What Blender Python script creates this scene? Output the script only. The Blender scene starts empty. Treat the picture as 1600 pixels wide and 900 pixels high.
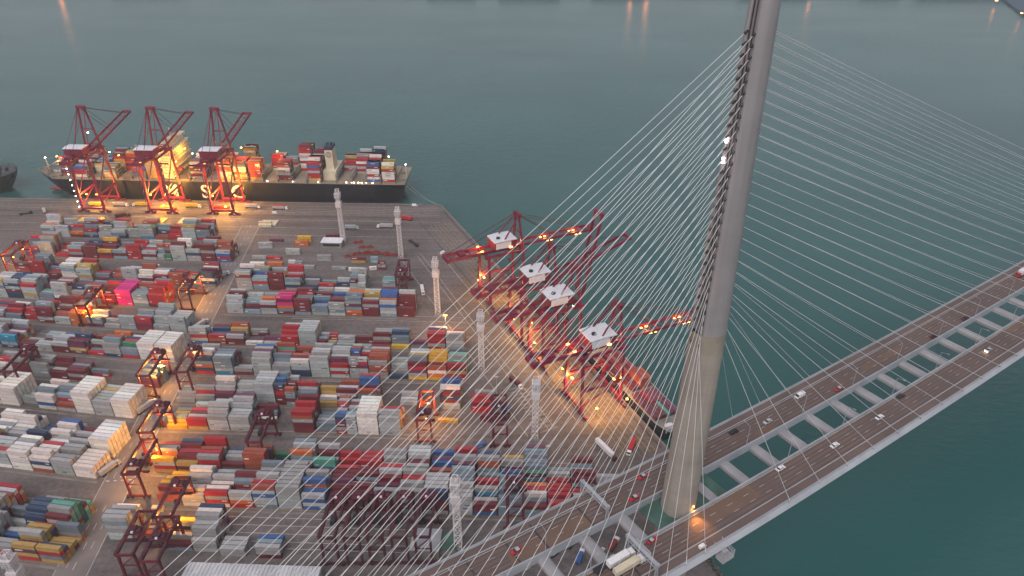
import bpy, math, random
import numpy as np
from mathutils import Matrix, Vector
random.seed(7); rng = np.random.default_rng(7)
scene = bpy.context.scene
COL = scene.collection
PI = math.pi

# ------------------------------------------------------------------ camera
F_PX, PITCH, ROLL, CAM_H = 1128.4, 0.544, -0.003, 297.5
_cp, _sp, _cr, _sr = math.cos(PITCH), math.sin(PITCH), math.cos(ROLL), math.sin(ROLL)
C_F = np.array([0, _cp, -_sp]); _r = np.array([1.0, 0, 0]); _d = np.array([0, -_sp, -_cp])
C_R = _cr * _r + _sr * _d; C_D = -_sr * _r + _cr * _d
C_O = np.array([0, 0, CAM_H])

def proj(P):
    q = np.asarray(P, float) - C_O
    z = q @ C_F
    return np.stack([800 + F_PX * (q @ C_R) / z, 450 + F_PX * (q @ C_D) / z], -1)

def at(u, v, z=0.0):
    d = C_F + C_R * (u - 800) / F_PX + C_D * (v - 450) / F_PX
    q = C_O + d * ((z - CAM_H) / d[2])
    return Vector((q[0], q[1], z))

cam = bpy.data.cameras.new('camera'); camo = bpy.data.objects.new('camera', cam); COL.objects.link(camo)
cam.sensor_width = 36; cam.lens = F_PX / 1600 * 36; cam.clip_start = 1; cam.clip_end = 20000
m = Matrix.Identity(4)
for i in range(3):
    m[i][0] = C_R[i]; m[i][1] = -C_D[i]; m[i][2] = -C_F[i]; m[i][3] = C_O[i]
camo.matrix_world = m
scene.camera = camo

# ------------------------------------------------------------------ light
SUN_EL, SUN_AZ = math.radians(52), math.radians(200)
world = bpy.data.worlds.new('World'); scene.world = world; world.use_nodes = True
nt = world.node_tree; nt.nodes.clear()
sky = nt.nodes.new('ShaderNodeTexSky'); sky.sky_type = 'NISHITA'; sky.sun_disc = False
sky.sun_elevation = SUN_EL; sky.sun_rotation = SUN_AZ; sky.air_density = 1.6; sky.dust_density = 4.0; sky.ozone_density = 2.0
hs = nt.nodes.new('ShaderNodeHueSaturation'); hs.inputs['Saturation'].default_value = 0.30
tint = nt.nodes.new('ShaderNodeMix'); tint.data_type = 'RGBA'; tint.blend_type = 'MULTIPLY'; tint.inputs[0].default_value = 1
tint.inputs[7].default_value = (0.97, 0.93, 0.975, 1)
bg = nt.nodes.new('ShaderNodeBackground'); bg.inputs['Strength'].default_value = 0.085
wo = nt.nodes.new('ShaderNodeOutputWorld')
nt.links.new(sky.outputs[0], hs.inputs['Color']); nt.links.new(hs.outputs[0], tint.inputs[6])
nt.links.new(tint.outputs[2], bg.inputs[0]); nt.links.new(bg.outputs[0], wo.inputs[0])
sl = bpy.data.lights.new('sun', 'SUN'); sl.energy = 0.5; sl.angle = math.radians(40); sl.color = (1, 0.93, 0.88)
so = bpy.data.objects.new('sun', sl); COL.objects.link(so)
sd = Vector((math.sin(SUN_AZ) * math.cos(SUN_EL), math.cos(SUN_AZ) * math.cos(SUN_EL), math.sin(SUN_EL)))
so.rotation_euler = sd.to_track_quat('Z', 'Y').to_euler(); so.location = (0, 0, 900)
scene.view_settings.view_transform = 'Standard'; scene.view_settings.look = 'None'
scene.view_settings.exposure = 0.76; scene.view_settings.gamma = 1
scene.render.engine = 'CYCLES'
scene.cycles.use_denoising = True
scene.cycles.max_bounces = 5; scene.cycles.diffuse_bounces = 2; scene.cycles.glossy_bounces = 3
scene.cycles.sample_clamp_indirect = 4

# ------------------------------------------------------------------ materials
def mat(name, col, rough=0.6, var=0.18, scale=0.4, metal=0.0, spec=0.4, dark=None):
    M = bpy.data.materials.new(name); M.use_nodes = True
    t = M.node_tree; b = t.nodes['Principled BSDF']
    b.inputs['Roughness'].default_value = rough; b.inputs['Metallic'].default_value = metal
    b.inputs['Specular IOR Level'].default_value = spec
    tc = t.nodes.new('ShaderNodeTexCoord'); n = t.nodes.new('ShaderNodeTexNoise')
    n.inputs['Scale'].default_value = scale; n.inputs['Detail'].default_value = 6
    t.links.new(tc.outputs['Object'], n.inputs['Vector'])
    cr = t.nodes.new('ShaderNodeValToRGB')
    c2 = dark or tuple(c * (1 - 2 * var) for c in col)
    cr.color_ramp.elements[0].position = 0.3; cr.color_ramp.elements[0].color = (*c2, 1)
    cr.color_ramp.elements[1].position = 0.65; cr.color_ramp.elements[1].color = (*col, 1)
    t.links.new(n.outputs['Fac'], cr.inputs[0]); t.links.new(cr.outputs[0], b.inputs['Base Color'])
    return M

def emit(name, col, power):
    M = bpy.data.materials.new(name); M.use_nodes = True
    b = M.node_tree.nodes['Principled BSDF']
    b.inputs['Base Color'].default_value = (*col, 1)
    b.inputs['Emission Color'].default_value = (*col, 1); b.inputs['Emission Strength'].default_value = power
    return M

M_CRANE = mat('crane_red_paint', (0.215, 0.011, 0.048), 0.5, 0.2, 0.15)
M_CRANED = mat('crane_dark_red_paint', (0.09, 0.014, 0.03), 0.55, 0.2, 0.2)
M_RTG = mat('gantry_maroon_paint', (0.15, 0.016, 0.034), 0.55, 0.22, 0.2)
M_RTGD = mat('gantry_dark_maroon_paint', (0.075, 0.014, 0.028), 0.6, 0.25, 0.2)
M_RTGR = mat('gantry_orange_red_paint', (0.26, 0.035, 0.03), 0.55, 0.2, 0.2)
M_DARK = mat('dark_machinery', (0.03, 0.028, 0.035), 0.6, 0.3, 0.5)
M_RUBBER = mat('black_rubber', (0.02, 0.02, 0.02), 0.8, 0.2, 2)
M_WHITE = mat('white_roof_paint', (0.70, 0.70, 0.74), 0.5, 0.08, 0.12)
M_MAST = mat('galvanised_mast_steel', (0.62, 0.58, 0.58), 0.5, 0.1, 0.3)
M_STEEL = mat('pale_steel_paint', (0.36, 0.38, 0.41), 0.45, 0.12, 0.1)
M_GIRD = mat('cross_girder_paint', (0.31, 0.305, 0.32), 0.5, 0.12, 0.12)
M_CABLE = mat('cable_sheath', (0.60, 0.61, 0.61), 0.45, 0.05, 0.05)
M_SOCK = mat('dark_anchor_steel', (0.045, 0.04, 0.045), 0.5, 0.2, 0.6)
M_TRED = mat('taxi_red_paint', (0.45, 0.02, 0.03), 0.3, 0.05, 1)
M_CARW = mat('car_white_paint', (0.75, 0.74, 0.74), 0.3, 0.04, 1)
M_CARK = mat('car_dark_paint', (0.03, 0.03, 0.035), 0.25, 0.1, 1)
M_CARS = mat('car_silver_paint', (0.42, 0.43, 0.45), 0.3, 0.06, 1)
M_BLUE = mat('blue_paint', (0.05, 0.12, 0.34), 0.4, 0.1, 0.5)
M_YELL = mat('yellow_paint', (0.62, 0.40, 0.05), 0.45, 0.15, 0.4)
M_GLASS = mat('dark_vehicle_glass', (0.02, 0.025, 0.03), 0.08, 0.1, 1, spec=0.6)
M_CREAM = mat('cream_ship_paint', (0.66, 0.58, 0.42), 0.5, 0.12, 0.15)
M_DECK = mat('ship_deck_buff', (0.30, 0.25, 0.19), 0.7, 0.2, 0.08)
M_LASH = mat('lashing_bridge_grey', (0.26, 0.25, 0.23), 0.6, 0.2, 0.2)
M_HULL = mat('navy_hull_paint', (0.012, 0.012, 0.022), 0.45, 0.2, 0.05)
M_BOOT = mat('red_antifouling_paint', (0.22, 0.07, 0.075), 0.6, 0.2, 0.1)
M_LET = mat('white_hull_lettering', (0.75, 0.72, 0.70), 0.5, 0.06, 0.2)
M_NAVY = mat('navy_funnel_paint', (0.02, 0.03, 0.07), 0.45, 0.1, 0.3)
M_GREEN = mat('green_platform_coating', (0.06, 0.13, 0.105), 0.7, 0.25, 0.12)
M_CONC = mat('quay_concrete', (0.22, 0.20, 0.19), 0.85, 0.2, 0.12)
M_GALV = mat('grey_roof_sheet', (0.40, 0.40, 0.42), 0.5, 0.12, 0.2)
M_RAIL = mat('crane_rail_steel', (0.05, 0.04, 0.038), 0.6, 0.2, 0.3)
M_LINE = mat('worn_white_road_paint', (0.55, 0.53, 0.50), 0.7, 0.22, 0.35)
M_YLINE = mat('worn_yellow_road_paint', (0.42, 0.28, 0.08), 0.7, 0.25, 0.3)
M_OPIPE = mat('oxide_red_steel', (0.36, 0.045, 0.03), 0.6, 0.3, 0.6)
E_WARM = emit('sodium_lamp_glow', (1.0, 0.33, 0.045), 11)
E_FAR = emit('far_sodium_glow', (1.0, 0.30, 0.09), 9)
E_WHITE = emit('white_lamp_glow', (1.0, 0.80, 0.62), 12)
E_HEAD = emit('headlight_glow', (1.0, 0.85, 0.6), 18)
E_TAIL = emit('tail_light_glow', (1.0, 0.05, 0.03), 6)

def ground_mat():
    M = bpy.data.materials.new('terminal_asphalt'); M.use_nodes = True
    t = M.node_tree; b = t.nodes['Principled BSDF']; b.inputs['Roughness'].default_value = 0.82
    tc = t.nodes.new('ShaderNodeTexCoord')
    def noise(scale, detail, rough=0.6, stretch=None):
        n = t.nodes.new('ShaderNodeTexNoise'); n.inputs['Scale'].default_value = scale
        n.inputs['Detail'].default_value = detail; n.inputs['Roughness'].default_value = rough
        if stretch:
            mp = t.nodes.new('ShaderNodeMapping'); mp.inputs['Scale'].default_value = stretch
            mp.inputs['Rotation'].default_value = (0, 0, 0.037)
            t.links.new(tc.outputs['Object'], mp.inputs[0]); t.links.new(mp.outputs[0], n.inputs['Vector'])
        else: t.links.new(tc.outputs['Object'], n.inputs['Vector'])
        return n
    n1 = noise(0.012, 8, 0.65); n2 = noise(0.35, 6, 0.7); n3 = noise(1.0, 4, 0.6, (0.006, 0.13, 1))
    r1 = t.nodes.new('ShaderNodeValToRGB')
    r1.color_ramp.elements[0].position = 0.35; r1.color_ramp.elements[0].color = (0.105, 0.092, 0.09, 1)
    r1.color_ramp.elements[1].position = 0.68; r1.color_ramp.elements[1].color = (0.185, 0.160, 0.160, 1)
    t.links.new(n1.outputs['Fac'], r1.inputs[0])
    r3 = t.nodes.new('ShaderNodeValToRGB')
    r3.color_ramp.elements[0].position = 0.32; r3.color_ramp.elements[0].color = (0.70, 0.68, 0.68, 1)
    r3.color_ramp.elements[1].position = 0.66; r3.color_ramp.elements[1].color = (1.15, 1.1, 1.06, 1)
    t.links.new(n3.outputs['Fac'], r3.inputs[0])
    r2 = t.nodes.new('ShaderNodeValToRGB')
    r2.color_ramp.elements[0].position = 0.3; r2.color_ramp.elements[0].color = (0.58, 0.58, 0.58, 1)
    r2.color_ramp.elements[1].position = 0.62; r2.color_ramp.elements[1].color = (1.1, 1.1, 1.1, 1)
    t.links.new(n2.outputs['Fac'], r2.inputs[0])
    def mul(a, bb):
        x = t.nodes.new('ShaderNodeMix'); x.data_type = 'RGBA'; x.blend_type = 'MULTIPLY'; x.inputs[0].default_value = 1
        t.links.new(a, x.inputs[6]); t.links.new(bb, x.inputs[7]); return x.outputs[2]
    o = mul(mul(r1.outputs[0], r3.outputs[0]), r2.outputs[0])
    t.links.new(o, b.inputs['Base Color'])
    return M
M_GROUND = ground_mat()

def road_mat(name, a, c, scale=0.05):
    return mat(name, a, 0.85, 0.2, scale, dark=c)
M_ROAD = road_mat('yard_road_asphalt', (0.20, 0.175, 0.168), (0.14, 0.122, 0.117), 0.06)
M_BROAD = road_mat('bridge_asphalt', (0.150, 0.105, 0.092), (0.108, 0.077, 0.069), 0.045)

M_BWEAR = road_mat('bridge_wheel_worn_asphalt', (0.114, 0.079, 0.070), (0.090, 0.063, 0.057), 0.06)
M_BPATCH = road_mat('bridge_newer_brown_asphalt', (0.16, 0.10, 0.07), (0.12, 0.078, 0.06), 0.06)
def concrete_tower_mat():
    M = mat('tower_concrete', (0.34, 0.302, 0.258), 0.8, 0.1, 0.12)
    t = M.node_tree; b = t.nodes['Principled BSDF']
    tc = [n for n in t.nodes if n.type == 'TEX_COORD'][0]
    w = t.nodes.new('ShaderNodeTexWave'); w.wave_type = 'BANDS'; w.bands_direction = 'Z'; w.wave_profile = 'SAW'
    w.inputs['Scale'].default_value = 0.078; w.inputs['Distortion'].default_value = 0.0
    t.links.new(tc.outputs['Object'], w.inputs['Vector'])
    r = t.nodes.new('ShaderNodeValToRGB')
    r.color_ramp.elements[0].position = 0.0; r.color_ramp.elements[0].color = (0.86, 0.86, 0.86, 1)
    r.color_ramp.elements[1].position = 0.08; r.color_ramp.elements[1].color = (1, 1, 1, 1)
    t.links.new(w.outputs['Fac'], r.inputs[0])
    x = t.nodes.new('ShaderNodeMix'); x.data_type = 'RGBA'; x.blend_type = 'MULTIPLY'; x.inputs[0].default_value = 1
    src = b.inputs['Base Color'].links[0].from_socket
    t.links.new(src, x.inputs[6]); t.links.new(r.outputs[0], x.inputs[7]); t.links.new(x.outputs[2], b.inputs['Base Color'])
    return M
def streak(M, lo, scale=(0.45, 0.45, 0.012)):
    t = M.node_tree; b = t.nodes['Principled BSDF']; tc = t.nodes.new('ShaderNodeTexCoord'); mp = t.nodes.new('ShaderNodeMapping'); mp.inputs['Scale'].default_value = scale
    n = t.nodes.new('ShaderNodeTexNoise'); n.inputs['Scale'].default_value = 1; n.inputs['Detail'].default_value = 6
    r = t.nodes.new('ShaderNodeValToRGB'); r.color_ramp.elements[0].position = 0.32; r.color_ramp.elements[0].color = (lo, lo, lo, 1); r.color_ramp.elements[1].position = 0.6
    x = t.nodes.new('ShaderNodeMix'); x.data_type = 'RGBA'; x.blend_type = 'MULTIPLY'; x.inputs[0].default_value = 1
    t.links.new(tc.outputs['Object'], mp.inputs[0]); t.links.new(mp.outputs[0], n.inputs['Vector']); t.links.new(n.outputs['Fac'], r.inputs[0])
    t.links.new(b.inputs['Base Color'].links[0].from_socket, x.inputs[6]); t.links.new(r.outputs[0], x.inputs[7]); t.links.new(x.outputs[2], b.inputs['Base Color'])
    return M
M_TCONC = streak(concrete_tower_mat(), 0.80)
M_TSTEEL = mat('brushed_stainless_cladding', (0.33, 0.31, 0.312), 0.5, 0.08, 0.1, metal=0.2)
streak(M_TSTEEL, 0.86)
for M_q in (M_HULL, M_CRANE, M_RTG): streak(M_q, 0.72, (0.3, 0.3, 0.05))
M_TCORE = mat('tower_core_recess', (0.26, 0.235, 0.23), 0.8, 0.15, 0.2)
M_TCAP = mat('tan_concrete_collar', (0.30, 0.262, 0.205), 0.8, 0.12, 0.2)

def water_mat():
    M = bpy.data.materials.new('harbour_water'); M.use_nodes = True
    t = M.node_tree; b = t.nodes['Principled BSDF']
    b.inputs['Roughness'].default_value = 0.2; b.inputs['IOR'].default_value = 1.42
    b.inputs['Specular IOR Level'].default_value = 0.5
    tc = t.nodes.new('ShaderNodeTexCoord')
    n0 = t.nodes.new('ShaderNodeTexNoise'); n0.inputs['Scale'].default_value = 0.004; n0.inputs['Detail'].default_value = 5
    t.links.new(tc.outputs['Object'], n0.inputs['Vector'])
    cr = t.nodes.new('ShaderNodeValToRGB')
    cr.color_ramp.elements[0].position = 0.3; cr.color_ramp.elements[0].color = (0.013, 0.073, 0.071, 1)
    cr.color_ramp.elements[1].position = 0.7; cr.color_ramp.elements[1].color = (0.023, 0.099, 0.097, 1)
    t.links.new(n0.outputs['Fac'], cr.inputs[0]); t.links.new(cr.outputs[0], b.inputs['Base Color'])
    mp = t.nodes.new('ShaderNodeMapping'); mp.inputs['Scale'].default_value = (0.10, 0.22, 1); mp.inputs['Rotation'].default_value = (0, 0, 0.3)
    n1 = t.nodes.new('ShaderNodeTexNoise'); n1.inputs['Scale'].default_value = 1.0; n1.inputs['Detail'].default_value = 5; n1.inputs['Roughness'].default_value = 0.6
    t.links.new(tc.outputs['Object'], mp.inputs[0]); t.links.new(mp.outputs[0], n1.inputs['Vector'])
    bp = t.nodes.new('ShaderNodeBump'); bp.inputs['Strength'].default_value = 0.5; bp.inputs['Distance'].default_value = 1.3
    mr = t.nodes.new('ShaderNodeMapping'); mr.inputs['Scale'].default_value = (0.0035, 0.011, 1); mr.inputs['Rotation'].default_value = (0, 0, 0.25)
    nr_ = t.nodes.new('ShaderNodeTexNoise'); nr_.inputs['Scale'].default_value = 1; nr_.inputs['Detail'].default_value = 7; nr_.inputs['Roughness'].default_value = 0.62
    rr = t.nodes.new('ShaderNodeMapRange'); rr.inputs['From Min'].default_value = .35; rr.inputs['From Max'].default_value = .65; rr.inputs['To Min'].default_value = .17; rr.inputs['To Max'].default_value = .24
    t.links.new(tc.outputs['Object'], mr.inputs[0]); t.links.new(mr.outputs[0], nr_.inputs['Vector']); t.links.new(nr_.outputs['Fac'], rr.inputs['Value']); t.links.new(rr.outputs[0], b.inputs['Roughness'])
    rs = t.nodes.new('ShaderNodeMapRange'); rs.inputs['From Min'].default_value = .35; rs.inputs['From Max'].default_value = .65; rs.inputs['To Min'].default_value = .34; rs.inputs['To Max'].default_value = .46
    t.links.new(nr_.outputs['Fac'], rs.inputs['Value']); t.links.new(rs.outputs[0], bp.inputs['Strength'])
    t.links.new(n1.outputs['Fac'], bp.inputs['Height']); t.links.new(bp.outputs[0], b.inputs['Normal'])
    return M
M_WATER = water_mat()

def container_mat():
    M = bpy.data.materials.new('container_paint'); M.use_nodes = True
    t = M.node_tree; b = t.nodes['Principled BSDF']; b.inputs['Roughness'].default_value = 0.55
    a = t.nodes.new('ShaderNodeAttribute'); a.attribute_name = 'Col'
    g = t.nodes.new('ShaderNodeNewGeometry')
    n = t.nodes.new('ShaderNodeTexNoise'); n.inputs['Scale'].default_value = 0.45; n.inputs['Detail'].default_value = 5
    t.links.new(g.outputs['Position'], n.inputs['Vector'])
    r = t.nodes.new('ShaderNodeValToRGB')
    r.color_ramp.elements[0].position = 0.3; r.color_ramp.elements[0].color = (0.84, 0.82, 0.80, 1)
    r.color_ramp.elements[1].position = 0.6; r.color_ramp.elements[1].color = (1.02, 1.02, 1.02, 1)
    t.links.new(n.outputs['Fac'], r.inputs[0])
    x = t.nodes.new('ShaderNodeMix'); x.data_type = 'RGBA'; x.blend_type = 'MULTIPLY'; x.inputs[0].default_value = 1
    t.links.new(a.outputs['Color'], x.inputs[6]); t.links.new(r.outputs[0], x.inputs[7])
    t.links.new(x.outputs[2], b.inputs['Base Color'])
    return M
M_CONT = container_mat()

# ------------------------------------------------------------------ mesh builder and scene graph
class MB:
    def __init__(s): s.v = []; s.f = []; s.m = []
    def add(s, verts, faces, mi=0):
        o = len(s.v); s.v += [tuple(p) for p in verts]
        s.f += [tuple(i + o for i in f) for f in faces]; s.m += [mi] * len(faces); return s
    BF = [(0, 3, 2, 1), (4, 5, 6, 7), (0, 1, 5, 4), (1, 2, 6, 5), (2, 3, 7, 6), (3, 0, 4, 7)]
    def box(s, c, d, mi=0, rz=0.0, taper=1.0):
        x, y, z = (k / 2 for k in d); cs, sn = math.cos(rz), math.sin(rz); vs = []
        for (a, b, e) in ((-1, -1, -1), (1, -1, -1), (1, 1, -1), (-1, 1, -1), (-1, -1, 1), (1, -1, 1), (1, 1, 1), (-1, 1, 1)):
            k = taper if e > 0 else 1
            px, py = a * x * k, b * y * k
            vs.append((c[0] + px * cs - py * sn, c[1] + px * sn + py * cs, c[2] + e * z))
        return s.add(vs, MB.BF, mi)
    def beam(s, p, q, w, h, mi=0):
        p = Vector(p); q = Vector(q); t = (q - p).normalized()
        up = Vector((0, 0, 1)) if abs(t.z) < 0.95 else Vector((0, 1, 0))
        a = t.cross(up).normalized() * (w / 2); b = a.cross(t).normalized() * (h / 2)
        return s.add([p - a - b, p + a - b, p + a + b, p - a + b, q - a - b, q + a - b, q + a + b, q - a + b], MB.BF, mi)
    def tube(s, p, q, r, n=8, mi=0, r2=None, cap=True):
        p = Vector(p); q = Vector(q); r2 = r if r2 is None else r2; t = (q - p).normalized()
        up = Vector((0, 0, 1)) if abs(t.z) < 0.95 else Vector((0, 1, 0))
        a = t.cross(up).normalized(); b = a.cross(t).normalized(); vs = []
        for base, rr in ((p, r), (q, r2)):
            for k in range(n):
                an = 2 * PI * k / n; vs.append(base + (a * math.cos(an) + b * math.sin(an)) * rr)
        fs = [(k, (k + 1) % n, n + (k + 1) % n, n + k) for k in range(n)]
        if cap: fs += [tuple(range(n - 1, -1, -1)), tuple(range(n, 2 * n))]
        return s.add(vs, fs, mi)
    def loft(s, rings, mi=0, caps=True, closed=True):
        n = len(rings[0]); vs = [p for r in rings for p in r]; fs = []
        for i in range(len(rings) - 1):
            for k in range(n if closed else n - 1):
                k2 = (k + 1) % n; fs.append((i * n + k, i * n + k2, (i + 1) * n + k2, (i + 1) * n + k))
        if caps: fs += [tuple(range(n - 1, -1, -1)), tuple(range((len(rings) - 1) * n, len(rings) * n))]
        return s.add(vs, fs, mi)
    def prism(s, poly, z0, z1, mi=0):
        return s.loft([[(x, y, z0) for x, y in poly], [(x, y, z1) for x, y in poly]], mi)
    def quad(s, a, b, c, d, mi=0): return s.add([a, b, c, d], [(0, 1, 2, 3)], mi)
    def build(s, name, mats, parent=None, smooth=False):
        me = bpy.data.meshes.new(name); me.from_pydata(s.v, [], s.f)
        for M in (mats if isinstance(mats, (list, tuple)) else [mats]): me.materials.append(M)
        me.polygons.foreach_set('material_index', s.m)
        if smooth: me.polygons.foreach_set('use_smooth', [True] * len(s.f))
        me.update()
        o = bpy.data.objects.new(name, me); COL.objects.link(o)
        if parent: o.parent = parent
        return o

KIDS = {}
def tag(o, label, cat, group=None):
    o['label'] = label; o['category'] = cat
    if group: o['group'] = group
    return o
def thing(name, label, cat, loc=(0, 0, 0), rz=0.0, group=None):
    o = bpy.data.objects.new(name, None); COL.objects.link(o); o.empty_display_size = 1
    o.location = loc; o.rotation_euler = (0, 0, rz); return tag(o, label, cat, group)
def part(mb, name, mats, parent, smooth=False, label=None):
    o = mb.build(name, mats, parent, smooth); KIDS.setdefault(parent.name, []).append(o)
    if label: o['label'] = label
    return o
def copy_tree(o, parent=None):
    c = o.copy(); COL.objects.link(c)
    if parent: c.parent = parent
    for k in KIDS.get(o.name, []):
        KIDS.setdefault(c.name, []).append(copy_tree(k, c))
    return c
def again(proto, label, loc, rz=0.0):
    c = copy_tree(proto); c.location = loc; c.rotation_euler = (0, 0, rz); c['label'] = label; return c
def struct(mb, name, mats, smooth=False, kind='structure'):
    o = mb.build(name, mats, None, smooth); o['kind'] = kind; return o
LAMP_GAIN = 3.2
def lamp(loc, power, col=(1.0, 0.52, 0.14), radius=0.6, kind='POINT', target=None, spot=1.6, blend=0.7):
    l = bpy.data.lights.new('lamp_light', kind); l.energy = power * (LAMP_GAIN if col[2] < .5 else 1); l.color = col; l.shadow_soft_size = radius
    if kind == 'SPOT': l.spot_size = spot; l.spot_blend = blend
    o = bpy.data.objects.new('lamp_light', l); COL.objects.link(o); o.location = loc
    if target is not None:
        o.rotation_euler = (Vector(loc) - Vector(target)).to_track_quat('Z', 'Y').to_euler()
    return o

YAW = -0.037
YC, YS = math.cos(YAW), math.sin(YAW)
def yard(x, y, z=0.0): return Vector((x * YC - y * YS, x * YS + y * YC, z))
def yinv(p): return (p[0] * YC + p[1] * YS, -p[0] * YS + p[1] * YC)

# diagonal quay frame: a runs along the quay edge from the corner, b points to the water
Q0 = at(690, 320); Q1 = at(1045, 700)
QE = (Q1 - Q0).normalized(); QN = Vector((-QE.y, QE.x, 0)); QRZ = math.atan2(QE.y, QE.x)
def quay(a, b, z=0.0):
    p = Q0 + QE * a + QN * b; return Vector((p.x, p.y, z))
# bridge frame: s along the bridge (away from the camera, zero just past the tower), n to the far side
BO = Vector((76.696, 204.375)); BTH = 0.576; ZD = 83.3
BD = Vector((math.cos(BTH), math.sin(BTH))); BN = Vector((-BD.y, BD.x))
def bcurve(s):
    t = max(-140, min(s, 420)) - 40
    return -1.2 + (1.45e-4 if t < 0 else 5.0e-5) * t * t
def bridge(s, n, z=ZD):
    p = BO + BD * s + BN * (n + bcurve(s)); return Vector((p.x, p.y, z))

WATER_Z = -5.0
HAZE = 0.00011
# ------------------------------------------------------------------ setting: water, ground, quays
mb = MB(); mb.quad((-9000, -3000, WATER_Z), (9000, -3000, WATER_Z), (9000, 14000, WATER_Z), (-9000, 14000, WATER_Z))
struct(mb, 'water', M_WATER)

E0 = at(0, 309); E1 = at(660, 319.2); ed = (E0 - E1).normalized()
shore = [E1 + ed * 2500, E1, at(690, 320), Q1, at(1066, 735), at(1083, 800), at(1098, 871), at(1124, 905), Vector((135, 150, 0)), Vector((150, 0, 0)), Vector((150, -600, 0)), Vector((-3000, -600, 0)), Vector((-3000, 700, 0))]
shore = [(p.x, p.y) for p in shore]
mb = MB(); n_ = len(shore)
mb.add([(x, y, 0.0) for x, y in shore], [tuple(range(n_ - 1, -1, -1))])
g = struct(mb, 'ground', M_GROUND)
mb = MB()
for i in range(n_ - 1):
    a, b = shore[i], shore[i + 1]
    mb.quad((a[0], a[1], -9), (b[0], b[1], -9), (b[0], b[1], -0.004), (a[0], a[1], -0.004))
struct(mb, 'quay_wall', M_CONC)
# coping kerb along both quays
def strip(mb, p, q, w, z, mi=0):
    t = (q - p).normalized(); nn = Vector((-t.y, t.x, 0)) * (w / 2)
    mb.quad((p - nn) + Vector((0, 0, z)), (q - nn) + Vector((0, 0, z)), (q + nn) + Vector((0, 0, z)), (p + nn) + Vector((0, 0, z)), mi)
mb = MB()
mb.beam(E1 + ed * 900 + Vector((0, -0.7, 0.15)), E1 + Vector((0, -0.7, 0.15)), 1.2, 0.3)
mb.beam(quay(2, -0.8, 0.15), quay(372, -0.8, 0.15), 1.2, 0.3)
struct(mb, 'quay_coping', M_CONC)
mb = MB()
for i in range(60):
    p = E1 + ed * (6 + i * 12); mb.box((p.x, p.y + 0.35, -1.6), (1.2, 0.7, 2.6))
for i in range(31):
    p = quay(6 + i * 12, 0.4, -1.6); mb.box(p, (1.2, 0.7, 2.6), 0, QRZ)
tag(mb.build('quay_fenders', M_RUBBER), 'rows of black rubber fenders bolted along the concrete quay walls', 'fender')['kind'] = 'stuff'

# crane rails, lane lines on both aprons
mb = MB(); ml = MB()
for yy in (615, 643):
    strip(mb, yard(-1100, yy), yard(-70, yy), 0.9, 0.008)
for bb in (-4, -32): strip(mb, quay(20, bb), quay(372, bb), 0.9, 0.012)
struct(mb, 'crane_rail', M_RAIL)
for yy in (619, 622.6, 626.2, 629.8, 633.4, 637): strip(ml, yard(-1100, yy), yard(-92, yy), 0.28, 0.016, 1 if yy in (619, 633.4) else 0)
for yy in (575, 590, 607): strip(ml, yard(-700, yy), yard(-90, yy), 0.3, 0.016, 0)
for bb in (-8, -11.5, -15, -18.5, -22, -25.5): strip(ml, quay(40, bb), quay(372, bb), 0.28, 0.02, 1)
for bb in (-37, -52, -56, -70): strip(ml, quay(90, bb), quay(330, bb), 0.3, 0.024, 0)
for k in range(14): strip(ml, quay(286 + k * 3.4, -50), quay(286 + k * 3.4, -62), 0.3, 0.028, 0)
# yard lanes
for Yv in (447.5, 441, 373, 368.5, 320, 316.5, 259, 255, 250, 245, 240, 236):
    strip(ml, yard(-180 if Yv > 300 else -170, Yv), yard(-50, Yv), 0.28, 0.014, 0)
struct(ml, 'apron_marking', [M_LINE, M_YLINE])

# the cross road and its markings
R0 = at(392, 352); R1 = at(75, 965); rd = (R1 - R0).normalized(); rn = Vector((-rd.y, rd.x, 0)); RL = (R1 - R0).length
def road(a, b, z): 
    p = R0 + rd * a + rn * b; return Vector((p.x, p.y, z))
mb = MB(); mb.quad(road(0, -8.5, 0.004), road(RL, -8.5, 0.004), road(RL, 8.5, 0.004), road(0, 8.5, 0.004))
struct(mb, 'cross_road', M_ROAD)
mb = MB()
for b in (-8, 8): mb.quad(road(4, b - 0.15, 0.03), road(RL, b - 0.15, 0.03), road(RL, b + 0.15, 0.03), road(4, b + 0.15, 0.03))
for b in (-3.6, 0, 3.6):
    for k in range(int(RL / 12)):
        if random.random() < 0.8:
            w = 0.14 if b else 0.2
            mb.quad(road(k * 12, b - w, 0.03), road(k * 12 + 4.5, b - w, 0.03), road(k * 12 + 4.5, b + w, 0.03), road(k * 12, b + w, 0.03))
for a in (88, 162, 214, 262, 318):
    for b in (-6, -2, 2, 6): mb.quad(road(a, b - 0.9, 0.03), road(a + 0.7, b - 0.9, 0.03), road(a + 0.7, b + 0.9, 0.03), road(a, b + 0.9, 0.03))
struct(mb, 'cross_road_marking', M_LINE)

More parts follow.
